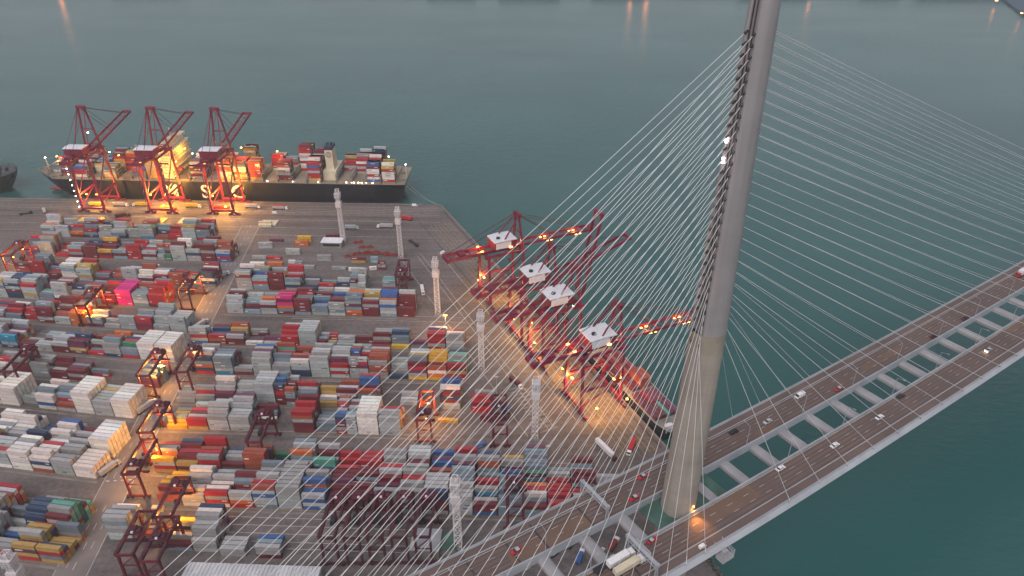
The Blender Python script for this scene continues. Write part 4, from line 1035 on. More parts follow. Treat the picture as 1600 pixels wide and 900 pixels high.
# loose boxes: pixel, colour, length, height in tiers
for (u, v, col, L_, n, rz, wd) in (
    (402, 415, 'white', 12.19, 1, YAW, 'first row'), (430, 415, 'orange', 12.19, 1, YAW, 'f'), (402, 424, 'navy', 12.19, 1, YAW, ''), (428, 406, 'red', 12.19, 1, YAW, ''), (405, 405, 'grey', 12.19, 1, YAW, ''),
    (456, 412, 'white', 6.06, 1, YAW, ''), (467, 418, 'yellow', 6.06, 2, YAW, ''), (480, 420, 'grey', 12.19, 1, YAW, ''), (458, 398, 'pale', 12.19, 2, YAW, ''), (507, 408, 'pale', 12.19, 2, YAW, ''), (530, 422, 'grey', 12.19, 1, YAW, ''), (556, 424, 'white', 12.19, 1, YAW, ''), (583, 422, 'white', 6.06, 1, YAW + .2, ''), (597, 422, 'maroon', 6.06, 3, YAW, ''),
    (560, 411, 'tan', 12.19, 2, YAW, ''), (585, 411, 'sky', 6.06, 2, YAW, ''), (472, 385, 'orange', 12.19, 2, YAW, ''), (476, 378, 'yellow', 12.19, 2, YAW, ''), (415, 388, 'pale', 12.19, 2, YAW + .1, ''), (432, 378, 'plum', 12.19, 1, YAW, ''), (414, 355, 'cream', 12.19, 1, YAW, ''), (414, 351, 'cream', 12.19, 1, YAW, ''),
    (617, 474, 'orange', 6.06, 1, YAW, ''), (752, 645, 'red', 12.19, 5, YAW, 'x'), (758, 633, 'red', 12.19, 4, YAW, ''), (525, 672, 'red', 6.06, 1, YAW, ''), (700, 662, 'yellow', 12.19, 1, YAW, ''), (200, 798, 'white', 12.19, 1, YAW, ''), (246, 800, 'cream', 6.06, 1, YAW, ''),
    (752, 700, 'blue', 6.06, 1, .5, ''), (790, 648, 'pale', 6.06, 2, YAW, ''), (766, 660, 'maroon', 12.19, 2, YAW, ''), (800, 750, 'pale', 12.19, 3, YAW, ''), (830, 755, 'grey', 12.19, 3, YAW, ''), (828, 770, 'cream', 12.19, 1, YAW, ''), (520, 371, 'maroon', 12.19, 1, .1, '')):
    p = at(u, v, 0); c, s_ = math.cos(rz), math.sin(rz); o = np.array([p.x - c * L_ / 2, p.y - s_ * L_ / 2, 0])
    stack(o, rz, 0, 0, [col if (k == 0 or random.random() < .6) else random.choice(('maroon', 'blue', 'red', 'grey')) for k in range(n)], L_, dict(strip='loose', slot=0, row=0, half=0, px=(u, v)))

# ------------------------------------------------------------------ the big container ship
SHIP_Y, BEAM, DZ = 651.5, 48.0, 17.5
XB = yinv(at(61, 267, DZ))[0]; XS = yinv(at(632, 290, DZ))[0]        # bow, stern along the quay
def shx(u, v=283): return yinv(at(u, v, DZ))[0]
ship = thing('container_ship', 'large navy-hulled container ship with white letters, moored along the far quay', 'container ship', yard(XS, SHIP_Y, 0), YAW)
LEN = XS - XB
def outline(z):         # hull outline in ship-local coordinates (x from stern 0 to bow -LEN, y from quay side 0 to BEAM)
    f = max(0, min(1, (z + 5) / 22.0)); bow = LEN - (1 - f) * 16; stern = (1 - f) * 9; pts = []; hb = BEAM / 2
    full = 0.115 - .045 * f
    N = 14
    for k in range(N + 1):            # quay side, stern to bow
        t = k / N; x = stern + (bow - stern) * t
        if t > 1 - full - .02: w = max(0.02, math.cos((t - (1 - full - .02)) / (full + .02) * PI / 2)) ** (.8 - .3 * f)
        elif t < .08: w = .80 + .2 * math.sin(t / .08 * PI / 2) if f < .9 else .97 + .03 * t / .08
        else: w = 1
        pts.append((-x, hb - hb * w * (1 if f > .3 else .98)))
    for k in range(N, -1, -1):
        x, y = pts[k]; 
        if k == N: continue
        pts.append((x, BEAM - y))
    return pts
zs = [-7, -3.2, -3.19, 0, 5, 11, DZ]
a = MB(); a.loft([[(x, y, z) for x, y in outline(z)] for z in zs[:2]]); part(a, 'keel_band', M_BOOT, ship)
a = MB(); a.loft([[(x, y, z) for x, y in outline(z)] for z in zs[2:]]); hull = part(a, 'hull', M_HULL, ship)
a = MB()
rings = []
for k in range(9):
    an = k / 8 * PI / 2; cx = -(LEN - 20) - 17 * math.sin(an); r = 3.6 * math.cos(an) + .05
    rings.append([(cx, BEAM / 2 + r * math.cos(2 * PI * q / 12), -2.2 + r * math.sin(2 * PI * q / 12) * .9) for q in range(12)])
a.loft(rings); part(a, 'bulbous_bow', M_BOOT, ship, True)
a = MB(); a.loft([[(x * .999, BEAM / 2 + (y - BEAM / 2) * .985, DZ + .02 + .3 * k) for x, y in outline(DZ)] for k in (0, 1)]); part(a, 'main_deck', M_DECK, ship)
a = MB(); po = outline(DZ)
for k in range(len(po)):
    p, q = po[k], po[(k + 1) % len(po)]
    if (p[0] + q[0]) / 2 < -(LEN * .93): a.beam((p[0], p[1], DZ + 1.5), (q[0], q[1], DZ + 1.5), .3, 3)
    else:
        a.beam((p[0], p[1], DZ + 1.2), (q[0], q[1], DZ + 1.2), .15, .15)
part(a, 'bulwark', M_LASH, ship)
# white letters on the quay side
def letters(txt, size, mat_, parent, mtx, name, ext=.05, off=0.0):
    cu = bpy.data.curves.new('lettering_curve', 'FONT'); cu.body = txt; cu.size = size; cu.extrude = ext; cu.align_x = 'CENTER'; cu.offset = off
    ob = bpy.data.objects.new('lettering_tmp', cu); COL.objects.link(ob)
    dg = bpy.context.evaluated_depsgraph_get(); me = bpy.data.meshes.new_from_object(ob.evaluated_get(dg))
    bpy.data.objects.remove(ob); me.materials.clear(); me.materials.append(mat_); me.transform(mtx)
    o = bpy.data.objects.new(name, me); COL.objects.link(o); o.parent = parent; KIDS.setdefault(parent.name, []).append(o); return o
for ch, u in (('M', 262), ('S', 317), ('C', 369)):
    x = shx(u, 285) - XS
    letters(ch, 19.5, M_LET, hull, Matrix.Translation((x, .05, .6)) @ Matrix.Rotation(PI / 2, 4, 'X'), 'hull_letter', .12, .25)
# cross-deck hatch covers, lashing bridges
BAYW = 14.6
bays = []
xb = -16.0
while xb > -(LEN - 26):
    bays.append(xb); xb -= BAYW
ux_house = shx(265) - XS; ux_fun = shx(516) - XS
for i, x in enumerate(bays):
    if abs(x - ux_house) < 11 or abs(x - ux_fun) < 9: continue
    k = max(0, (-x - LEN * .86) / (LEN * .14)); w = BEAM * (1 - .62 * k * k)
    a = MB(); a.box((x, BEAM / 2, DZ + 1.2), (12.6, w - 4, 1.6))
    for y in (-.25, 0.25): a.box((x, BEAM / 2 + y * w, DZ + 2.03), (12.4, .25, .06))
    part(a, 'hatch_cover', M_DECK, ship)
    a = MB(); xx = x - BAYW / 2; Hh = 9.0
    for y in np.linspace(-w / 2 + 1, w / 2 - 1, 10): a.beam((xx, BEAM / 2 + y, DZ), (xx, BEAM / 2 + y, DZ + Hh), .5, .7)
    for z in (3, 6, Hh): a.beam((xx, BEAM / 2 - w / 2 + 1, DZ + z), (xx, BEAM / 2 + w / 2 - 1, DZ + z), 1.3, .3)
    part(a, 'lashing_bridge', M_LASH, ship)
# accommodation block and funnel
a = MB(); hx = ux_house
a.box((hx, BEAM / 2, DZ + 15), (14, 36, 30)); a.box((hx, BEAM / 2, DZ + 31.6), (9.5, 30, 3.2)); a.box((hx - .5, BEAM / 2, DZ + 34.4), (8, BEAM - 1, 2.4)); a.box((hx, BEAM / 2, DZ + 36.5), (6, 18, 1.8))
hs_ = part(a, 'accommodation_block', M_CREAM, ship)
a = MB()
for z in range(3, 30, 3):
    for y in np.arange(-15, 15.1, 2.5):
        a.box((hx + 7.03, BEAM / 2 + y, DZ + z), (.1, 1.0, .8)); a.box((hx - 7.03, BEAM / 2 + y, DZ + z), (.1, 1.0, .8))
    for x in (-3, 0, 3): a.box((hx + x, BEAM / 2 - 18.03, DZ + z), (.9, .1, .8))
part(a, 'window', M_GLASS, hs_)
a = MB()
for z in (6, 12, 18, 24, 30): a.box((hx, BEAM / 2, DZ + z + .2), (16, 38.5, .3))
part(a, 'walkway', M_CREAM, hs_)
a = MB(); a.tube((hx, BEAM / 2, DZ + 37), (hx, BEAM / 2, DZ + 47), .5, 8, 0, .3); a.beam((hx, BEAM / 2 - 4, DZ + 43), (hx, BEAM / 2 + 4, DZ + 43), .4, .4); a.box((hx, BEAM / 2 + 1, DZ + 45), (.4, 4, .5)); part(a, 'radar_mast', M_CREAM, ship)
a = MB(); a.box((hx + 9, BEAM / 2 - 13, DZ + 9), (4, 3.4, 3)); lb = part(a, 'lifeboat', M_RTGR, ship)
fx = ux_fun
a = MB(); a.box((fx, BEAM / 2, DZ + 5), (13, 30, 10)); a.box((fx, BEAM / 2 - 4, DZ + 20), (7.5, 13, 20)); part(a, 'funnel', M_CREAM, ship)
a = MB(); a.box((fx, BEAM / 2 - 4, DZ + 31.6), (7.8, 13.2, 3.4)); 
part(a, 'funnel_cap', M_NAVY, ship)
a = MB()
ring_o = [(fx + 3.0 * math.cos(k / 24 * 2 * PI), BEAM / 2 - 10.56, DZ + 25.2 + 3.0 * math.sin(k / 24 * 2 * PI)) for k in range(24)]
ring_i = [(fx + 2.35 * math.cos(k / 24 * 2 * PI), BEAM / 2 - 10.56, DZ + 25.2 + 2.35 * math.sin(k / 24 * 2 * PI)) for k in range(24)]
a.loft([ring_o, ring_i], caps=False)
for (x0, w) in ((-1.1, .45), (-.1, .45), (.9, .45)): a.box((fx + x0, BEAM / 2 - 10.56, DZ + 25.9), (w, .06, 1.3))
a.box((fx - .1, BEAM / 2 - 10.56, DZ + 26.5), (2.4, .06, .35)); a.box((fx - .9, BEAM / 2 - 10.56, DZ + 24.1), (1.1, .06, .9)); a.box((fx + .8, BEAM / 2 - 10.56, DZ + 24.1), (1.1, .06, .9))
part(a, 'funnel_emblem', M_NAVY, ship)
a = MB()
for k, x in enumerate((fx + 2.2, fx - 2.2)): a.tube((x, BEAM / 2 - 4, DZ + 33.2), (x, BEAM / 2 - 4, DZ + 35.5), .8, 10)
part(a, 'exhaust_pipe', M_DARK, ship)
# stern and bow mooring gear, mast
a = MB()
for (x, y) in ((-4, 12), (-6, 30), (-(LEN - 14), 20), (-(LEN - 14), 28), (-(LEN - 22), 24)): a.box((x, y, DZ + 1.3), (3, 2.4, 2)); a.tube((x - 2.5, y, DZ + 1), (x + 2.5, y, DZ + 1), .9, 10)
part(a, 'mooring_winch', M_LASH, ship)
a = MB(); a.tube((-(LEN - 9), BEAM / 2, DZ), (-(LEN - 9), BEAM / 2, DZ + 13), .5, 8); a.tube((-2, BEAM / 2, DZ), (-2, BEAM / 2, DZ + 12), .45, 8); part(a, 'light_mast', M_CREAM, ship)
a = MB()
for (x, y, z) in [(-LEN + 9, BEAM / 2, DZ + 13.3), (-2, BEAM / 2, DZ + 12.3)]: a.box((x, y, z), (1, 1, .7))
for u in (544, 552, 556, 563, 568, 575, 585, 500, 460, 420): a.box((shx(u) - XS, 1.2, DZ + 1.6), (.8, .6, .6))
for i, x in enumerate(bays[::2]): a.box((x - BAYW / 2, BEAM - 1, DZ + 11.5), (.9, .9, .7))
part(a, 'deck_lamp', E_WHITE, ship)
shipM = Matrix.Translation(ship.location) @ Matrix.Rotation(YAW, 4, 'Z')
def ship_flood(p, pw, tgt=None, spot=None):
    a = MB(); a.box(p, (1.4, 1.4, .5)); part(a, 'floodlight', E_WARM, ship)
    q = shipM @ Vector((p[0], p[1], p[2] - .8)); lamp(q, pw * .38, (1, .46, .05), .8)
for p, pw in (((hx + 10.5, 2, DZ + 20), 5500), ((hx + 12, 22, DZ + 26), 5500), ((hx - 10, 10, DZ + 20), 5000), ((shx(392) - XS - 7.3, 14, DZ + 31), 9000), ((shx(398) - XS + 6, 2, DZ + 18), 6000), ((shx(190) - XS, 6, DZ + 24), 5000), ((shx(430) - XS, 24, DZ + 24), 4000), ((-(LEN - 20), 26, DZ + 14), 2600), ((fx - 12, 8, DZ + 10), 1600)): ship_flood(p, pw)
# a slanting gangway from the quay
a = MB(); a.beam((shx(255) - XS, -9, 3), (shx(268) - XS, 0.2, 15.5), 1.4, .4); part(a, 'gangway', M_STEEL, ship)

# cargo on deck, bay by bay: (pixel of the bay, first row, last row, tiers, colour theme, evenness)
def cargo(u, r0, r1, h, theme, even, half=False):
    x = min(bays, key=lambda b: abs(b - (shx(u) - XS)))
    base = shipM @ Vector((x - 6.1, 3.0, 0)); rows = 15
    k = max(0, (-x - LEN * .86) / (LEN * .14)); w = BEAM * (1 - .62 * k * k) - 6
    for r in range(r0, min(r1, int(rows))):
        y = r * 2.74
        if abs(y + 1.2 + 3 - BEAM / 2) > w / 2 + 1.5: continue
        hh = max(1, h + 1 + (rng.integers(-1, 2) if rng.random() > even else 0)); tiers = []
        rc = theme if rng.random() < even else pick()
        for t_ in range(hh): tiers.append(rc if rng.random() < .45 else (random.choice(('red', 'maroon', 'tan', 'pale', 'red', 'white', 'white', 'pale', 'blue'))))
        stack((base.x, base.y), YAW, 0, r, tiers, 12.19, dict(strip='ship', slot=0, row=r, half=0), top=DZ + 2.0)
for args in ((530, 10, 15, 3, 'white', .4), (545, 12, 15, 4, 'red', .5), (448, 0, 4, 3, 'navy', .4), (320, 0, 15, 4, 'red', .5), (84, 4, 12, 2, 'pale', .3), (98, 2, 13, 4, 'pale', .3), (112, 1, 14, 3, 'pale', .3), (128, 0, 7, 3, 'red', .4), (128, 9, 15, 4, 'grey', .5), (145, 4, 12, 3, 'pale', .5), (166, 8, 15, 5, 'yellow', .4), (180, 0, 5, 3, 'maroon', .3), (190, 6, 15, 5, 'tan', .4), (205, 0, 9, 2, 'steel', .5), (205, 10, 15, 3, 'blue', .4),
             (235, 3, 15, 5, 'red', .5), (250, 0, 15, 5, 'tan', .4), (298, 0, 14, 4, 'brick', .5), (315, 0, 15, 5, 'maroon', .5), (335, 8, 15, 5, 'brick', .7), (352, 0, 9, 6, 'brick', .7), (368, 0, 5, 6, 'maroon', .5), (375, 11, 15, 7, 'yellow', .5), (388, 11, 15, 6, 'yellow', .6),
             (412, 0, 5, 6, 'tan', .5), (428, 9, 15, 4, 'red', .4), (442, 10, 14, 3, 'steel', .4), (458, 0, 4, 6, 'pale', .3), (460, 9, 15, 8, 'tan', .4), (476, 10, 15, 7, 'pale', .4), (486, 0, 8, 6, 'red', .5), (496, 4, 15, 6, 'red', .4), (545, 11, 12, 1, 'white', .4),
             (566, 7, 14, 5, 'red', .6), (584, 6, 15, 6, 'maroon', .5), (598, 0, 4, 6, 'pale', .3), (588, 2, 15, 6, 'red', .4), (572, 9, 15, 5, 'red', .5), (610, 0, 5, 5, 'brick', .5)):
    cargo(*args)
# mooring lines
a = MB(); 
p0 = shipM @ Vector((-3, 6, DZ + .5)); p1 = Vector((*at(692, 322)[:2], .4)); prev = p0
for k in range(1, 9):
    f = k / 8; c = p0.lerp(p1, f); c.z -= 4 * f * (1 - f) * 4; a.tube(prev, c, .14, 5); prev = c
p0 = shipM @ Vector((-3, 16, DZ + .5)); prev = p0
for k in range(1, 9):
    f = k / 8; c = p0.lerp(p1, f); c.z -= 4 * f * (1 - f) * 5; a.tube(prev, c, .14, 5); prev = c
tag(a.build('mooring_lines', M_LASH), 'pale mooring lines from the ship stern to the quay corner', 'rope')

# the dark ship bow at the left edge
vp = at(14, 300, 0); vx, vy = yinv(vp)
t = thing('dark_ship', 'rounded end of a black ship cut by the left edge, ahead of the big ship', 'ship', yard(vx, 655, 0), YAW)
def out2(z):
    f = (z + 6) / 21; tip = -13 * (1 - f) ** 1.5; pts = []
    for k in range(13):
        an = -PI / 2 + PI * k / 12; pts.append((tip - 26 + 26 * max(0, math.cos(an)) ** .8, 20 + (15 + 4 * f) * math.sin(an)))
    return pts + [(-120, 39), (-120, 1)]
a = MB(); a.loft([[(x, y, z) for x, y in out2(z)] for z in (-6, -1, 4, 9, 12, 15)]); part(a, 'hull', M_CARK, t)
a = MB()
o2 = out2(15)
for k in range(12): p, q = o2[k], o2[k + 1]; a.beam((*p, 15), (*p, 17), .3, .3); a.beam((*p, 16), (*q, 16), .2, .2); a.beam((*p, 17), (*q, 17), .25, .25)
part(a, 'railing', M_DARK, t)
a = MB(); a.box((-22, 20, 16.5), (5, 18, 3)); a.box((-12, 14, 15.9), (2.4, 3, 1.8)); a.box((-12, 26, 15.9), (2.4, 3, 1.8)); part(a, 'mooring_winch', M_DARK, t)

# feeder ship on the diagonal quay
FA = 366
fs = thing('feeder_ship', 'small dark container ship moored at the diagonal quay beside the lit crane', 'feeder ship', quay(FA, 2.2, 0), QRZ)
def out3(z):
    f = (z + 5) / 8; return [(0 - 3 * (1 - f), 3), (0 - 3 * (1 - f), 17), (-10, 20), (-100, 20), (-112 + 4 * (1 - f), 10), (-100, 0), (-10, 0)]
a = MB(); a.loft([[(x, y, z) for x, y in out3(z)] for z in (-6, -2, 1, 3)]); part(a, 'hull', M_CARK, fs)
a = MB(); a.loft([[(x * .99 - .4, 10 + (y - 10) * .95, z) for x, y in out3(3)] for z in (3.02, 3.3)]); part(a, 'main_deck', M_LASH, fs)
a = MB(); o3 = out3(3)
for k in range(len(o3)): p, q = o3[k], o3[(k + 1) % len(o3)]; a.beam((*p, 4.2), (*q, 4.2), .35, .3)
a.beam((-.6, 1.5, 5.4), (-.6, 18.5, 5.4), .7, .5); a.beam((-.6, 1.5, 3), (-.6, 1.5, 5.4), .5, .5); a.beam((-.6, 18.5, 3), (-.6, 18.5, 5.4), .5, .5)
part(a, 'railing', M_STEEL, fs)
a = MB()
for y in (6, 14): a.box((-4.5, y, 4.2), (2.6, 3, 1.8)); a.tube((-4.5, y - 2.4, 4.4), (-4.5, y + 2.4, 4.4), 1.0, 10)
part(a, 'mooring_winch', M_WHITE, fs)
a = MB(); a.box((-90, 10, 5.2), (6, 13, 4)); a.box((-90, 10, 8.2), (5, 15, 2)); bh = part(a, 'bridge_house', M_CREAM, fs)
a = MB(); a.box((-87.45, 10, 8.3), (.15, 13, .9)); part(a, 'window', M_GLASS, bh)
a = MB(); a.tube((-91, 10, 9.2), (-91, 10, 15), .3, 6); part(a, 'radar_mast', M_WHITE, fs)
fM = Matrix.Translation(fs.location) @ Matrix.Rotation(QRZ, 4, 'Z')
for (x0, cols) in ((-24, ['plum', 'maroon', 'maroon', 'mint', 'plum', 'plum']), (-37, ['plum', 'maroon', 'red', 'plum', 'maroon', 'plum']), (-53, [None, 'maroon', 'plum', 'brick', 'brick', 'brick']), (-67, ['maroon', None, 'red', 'brick', 'maroon', 'red']), (-80, ['red', 'orange', 'red', 'brick', 'maroon', 'red'])):
    for r, c in enumerate(cols):
        if c is None: continue
        p = fM @ Vector((x0, 1.6, 0)); n = 1 if x0 > -40 else (3 if x0 == -53 and r > 2 else 1)
        stack((p.x, p.y), QRZ, 0, r, [c] * n, 12.19, dict(strip='feeder', slot=0, row=r, half=0), top=3.35)

# ---- which boxes show, and how large: an id buffer of the box silhouettes
NCN = len(CONT)
def corners(c):
    o, ex, ey = c['o'], c['ex'] * c['L'], c['ey'] * CW; z = np.array([0, 0, CH])
    return np.array([o, o + ex, o + ex + ey, o + ey, o + z, o + ex + z, o + ex + ey + z, o + ey + z])
ALLC = np.array([corners(c) for c in CONT]); PX = proj(ALLC) * 0.64; DEP = (ALLC.mean(1) - C_O) @ C_F
FACES = [(4, 5, 6, 7), (0, 1, 5, 4), (1, 2, 6, 5), (3, 0, 4, 7)]
idb = np.full((576, 1024), -1, int)
for i in np.argsort(-DEP):
    P = PX[i]; x0, y0 = np.floor(P.min(0)).astype(int); x1, y1 = np.ceil(P.max(0)).astype(int) + 1
    x0, y0, x1, y1 = max(0, x0), max(0, y0), min(1024, x1), min(576, y1)
    if x0 >= x1 or y0 >= y1: continue
    gy, gx = np.mgrid[y0:y1, x0:x1] + .5
    for f in FACES:
        q = P[list(f)]; s_ = np.ones(gx.shape, bool); s2 = s_.copy()
        for k in range(4):
            a_, b_ = q[k], q[(k + 1) % 4]; cr = (b_[0] - a_[0]) * (gy - a_[1]) - (b_[1] - a_[1]) * (gx - a_[0])
            s_ &= cr >= 0; s2 &= cr <= 0
        idb[y0:y1, x0:x1][s_ | s2] = i
cnt = np.bincount(idb[idb >= 0], minlength=NCN)
ranked = np.argsort(-cnt); INDIV = set(int(i) for i in ranked[:300])
# drop boxes buried inside a block: another box above, and neighbours on both long sides
occ = {}
for i, c in enumerate(CONT): occ[(c['strip'], c['slot'], c['row'], c['half'], c['tier'])] = i
def buried(c):
    if c['strip'] in ('loose', 'ship', 'feeder'): return False
    g_ = lambda dr, dt: (c['strip'], c['slot'], c['row'] + dr, c['half'], c['tier'] + dt) in occ
    s_ = lambda ds: (c['strip'], c['slot'] + ds, c['row'], 0, c['tier']) in occ
    return g_(0, 1) and g_(1, 0) and g_(-1, 0) and s_(1) and s_(-1)

def box_geo(c, r):
    """corner-posted container: frame at the outer size, sides, ends and roof recessed; verts, faces, face colours"""
    o, ex, ey, Ln = c['o'], c['ex'], c['ey'], c['L']; ez = np.array([0, 0, 1.0])
    base = np.array(PAL[c['col']]) * r.uniform(.82, 1.14) * np.array([r.uniform(.95, 1.05), r.uniform(.95, 1.05), r.uniform(.95, 1.05)])
    V = []; F = []; K = []
    def P(x, y, z): return o + ex * x + ey * y + ez * z
    def face(p0, u, v, w, h, nrm, inset, dep, col, ribs=0):
        i0 = len(V); e = inset
        outer = [p0, p0 + u * w, p0 + u * w + v * h, p0 + v * h]
        inn = [p0 + u * e + v * e, p0 + u * (w - e) + v * e, p0 + u * (w - e) + v * (h - e), p0 + u * e + v * (h - e)]
        V.extend(outer); V.extend(q - nrm * dep for q in inn)
        for k in range(4): F.append((i0 + k, i0 + (k + 1) % 4, i0 + 4 + (k + 1) % 4, i0 + 4 + k)); K.append(col * .7)  # same paint, rim colour darkened to put shade lines between the boxes
        if not ribs: F.append((i0 + 4, i0 + 5, i0 + 6, i0 + 7)); K.append(col)
        else:
            a_, b_, c_, d_ = V[i0 + 4:i0 + 8]
            for k in range(ribs):
                j = len(V); f0, f1 = k / ribs, (k + 1) / ribs; up = nrm * (dep * .7) * (k % 2)
                V.extend([a_ + (b_ - a_) * f0 + up, a_ + (b_ - a_) * f1 + up, d_ + (c_ - d_) * f1 + up, d_ + (c_ - d_) * f0 + up]); F.append((j, j + 1, j + 2, j + 3)); K.append(col * (1 if k % 2 else .97))
    top = base * r.uniform(.92, 1.1) + r.uniform(0, .035)
    rb = 24 if c.get('fine') else 0
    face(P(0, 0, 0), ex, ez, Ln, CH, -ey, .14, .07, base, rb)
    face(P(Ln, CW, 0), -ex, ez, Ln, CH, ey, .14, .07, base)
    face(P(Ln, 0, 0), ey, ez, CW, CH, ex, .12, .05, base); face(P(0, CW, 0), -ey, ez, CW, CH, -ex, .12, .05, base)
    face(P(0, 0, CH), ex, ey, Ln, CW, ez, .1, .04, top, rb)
    # line markings: plain light panels on the long side, door bars on the end
    if r.random() < .42:
        w = r.uniform(1.2, 4.5); h = r.uniform(.45, .9); x = r.choice([.9, Ln * .5 - w / 2, Ln - w - .9]); z = r.uniform(1.0, 1.5); light = np.array([.62, .6, .58]) if base.mean() < .33 else base * .35
        for yy, sg in ((-.012, 1),):
            j = len(V); V.extend([P(x, yy, z), P(x + w, yy, z), P(x + w, yy, z + h), P(x, yy, z + h)]); F.append((j, j + 1, j + 2, j + 3)); K.append(light)
    for yy in (.55, .95, 1.5, 1.9):
        j = len(V); V.extend([P(Ln + .012, yy, .2), P(Ln + .012, yy + .07, .2), P(Ln + .012, yy + .07, CH - .2), P(Ln + .012, yy, CH - .2)]); F.append((j, j + 1, j + 2, j + 3)); K.append(base * .55 + .05)
    return V, F, K

def cont_mesh(name, items, origin=None):
    r = np.random.default_rng(11 + len(items)); V = []; F = []; K = []
    for c in items:
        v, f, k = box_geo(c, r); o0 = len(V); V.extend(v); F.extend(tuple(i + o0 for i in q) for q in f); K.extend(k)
    V = np.array(V)
    if origin is not None: V = V - np.asarray(origin)
    me = bpy.data.meshes.new(name); me.from_pydata(V.tolist(), [], F); me.materials.append(M_CONT)
    at_ = me.color_attributes.new('Col', 'FLOAT_COLOR', 'CORNER'); n = np.array([len(f) for f in F])
    cc = np.repeat(np.clip(np.array(K), 0, 1), n, axis=0); cc = np.concatenate([cc, np.ones((len(cc), 1))], 1)
    at_.data.foreach_set('color', cc.astype(np.float32).ravel()); me.update()
    o = bpy.data.objects.new(name, me); COL.objects.link(o)
    if origin is not None: o.location = origin
    return o
restc = [c for i, c in enumerate(CONT) if i not in INDIV and not (buried(c) and cnt[i] == 0)]
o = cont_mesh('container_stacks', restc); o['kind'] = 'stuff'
tag(o, 'mass of multicoloured shipping containers stacked over the yard and the ships', 'containers')

ORD = ['first', 'second', 'third', 'fourth', 'fifth', 'sixth', 'seventh', 'eighth', 'ninth', 'tenth', 'eleventh', 'twelfth', 'thirteenth', 'fourteenth', 'fifteenth', 'sixteenth', 'seventeenth', 'eighteenth', 'nineteenth', 'twentieth']
LOOSE_WORDS = {}
for i in sorted(INDIV, key=lambda i: -cnt[i]):
    c = CONT[i]; c['fine'] = cnt[i] > 60; colw = WORD[c['col']]; tw_ = 'top tier' if c['tier'] == c['n'] - 1 else ('ground tier' if c['tier'] == 0 else ORD[c['tier']] + ' tier')
    st = c['strip']
    if st in ('loose', 'ship', 'feeder'):
        u, v = (PX[i].mean(0) / .64)
        near = {'ship': 'on the big ship', 'feeder': 'on the feeder ship'}.get(st)
        if st == 'loose':
            lm = min((((a - u) ** 2 + (b - v) ** 2), w) for a, b, w in ((515, 375, 'by the small white-roofed building'), (684, 470, 'by the mast at the lane end'), (752, 640, 'left of the diagonal quay masts'), (220, 798, 'at the road crossing'), (820, 755, 'beside the bridge end'), (660, 680, 'by the orange-lit crane'), (420, 350, 'on the ship apron')))[1]
            label = f'{colw} container, {tw_}, standing loose {lm}'
            LOOSE_WORDS[label] = LOOSE_WORDS.get(label, 0) + 1
            if LOOSE_WORDS[label] > 1: label = f'{colw} container, {tw_}, {ORD[LOOSE_WORDS[label] - 1]} of its colour standing loose {lm}'
        else: label = f'{colw} container, {tw_}, row {ORD[c["row"]]} from the quay {near}'
    else:
        side = 'left of' if STRIPS[st][1] < 0 else 'right of'
        hw = '' if c['L'] > 7 else ('short ' if c['half'] == 0 else 'second short ')
        label = f'{hw}{colw} container, {tw_}, {ORD[c["row"]]} row, {ORD[c["slot"]]} bay, {STRIPS[st][6]}'
    org = c['o'] + c['ex'] * c['L'] / 2 + c['ey'] * CW / 2
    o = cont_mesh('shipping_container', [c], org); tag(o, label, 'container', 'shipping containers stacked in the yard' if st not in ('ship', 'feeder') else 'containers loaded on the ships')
del idb

# ------------------------------------------------------------------ evening haze over the harbour
hz = MB(); hz.box((0, 1100, 147), (4600, 3400, 310)); ho = hz.build('haze', []); ho['kind'] = 'stuff'
HM = bpy.data.materials.new('harbour_haze'); HM.use_nodes = True; ht = HM.node_tree; ht.nodes.clear()
hv = ht.nodes.new('ShaderNodeVolumePrincipled'); hv.inputs['Color'].default_value = (.84, .92, .93, 1); hv.inputs['Density'].default_value = HAZE; hv.inputs['Anisotropy'].default_value = 0.2
hout = ht.nodes.new('ShaderNodeOutputMaterial'); ht.links.new(hv.outputs[0], hout.inputs['Volume']); ho.data.materials.clear(); ho.data.materials.append(HM)
scene.cycles.volume_bounces = 1

# ------------------------------------------------------------------ buildings
p0, p1 = at(312, 893), at(512, 893)
t = thing('warehouse', 'long low warehouse with a pale grey sheet roof at the bottom edge', 'warehouse', ((p0 + p1) / 2).to_tuple(), YAW)
w = (p1 - p0).length; D_ = 42; H_ = 12
yb = -D_ / 2 - 6.0
a = MB(); a.box((0, yb, H_ / 2), (w, D_, H_)); part(a, 'wall', M_GALV, t)
a = MB(); n = 34
for k in range(n):
    x = -w / 2 - .5 + (w + 1) * k / n; xx = x + (w + 1) / n * .86
    a.loft([[(x, yb - D_ / 2 - .6, H_ + .02), (x, yb, H_ + 1.8), (x, yb + D_ / 2 + .6, H_ + .02), (x, yb + D_ / 2 + .6, H_ + .3), (x, yb, H_ + 2.1), (x, yb - D_ / 2 - .6, H_ + .3)],
            [(xx, yb - D_ / 2 - .6, H_ + .02), (xx, yb, H_ + 1.8), (xx, yb + D_ / 2 + .6, H_ + .02), (xx, yb + D_ / 2 + .6, H_ + .3), (xx, yb, H_ + 2.1), (xx, yb - D_ / 2 - .6, H_ + .3)]])
a.loft([[(-w / 2 - .45, yb - D_ / 2 - .55, H_ + .01), (-w / 2 - .45, yb, H_ + 1.79), (-w / 2 - .45, yb + D_ / 2 + .55, H_ + .01)], [(w / 2 + .45, yb - D_ / 2 - .55, H_ + .01), (w / 2 + .45, yb, H_ + 1.79), (w / 2 + .45, yb + D_ / 2 + .55, H_ + .01)]])
part(a, 'roof', mat('pale_weathered_roof_sheet', (.56, .56, .58), .6, .18, .12), t)
a = MB()
for k in range(12): a.box((-w / 2 + 4 + k * w / 12, yb + D_ / 4 - 3, H_ + 1.6), (1.6, 1.6, 1.2))
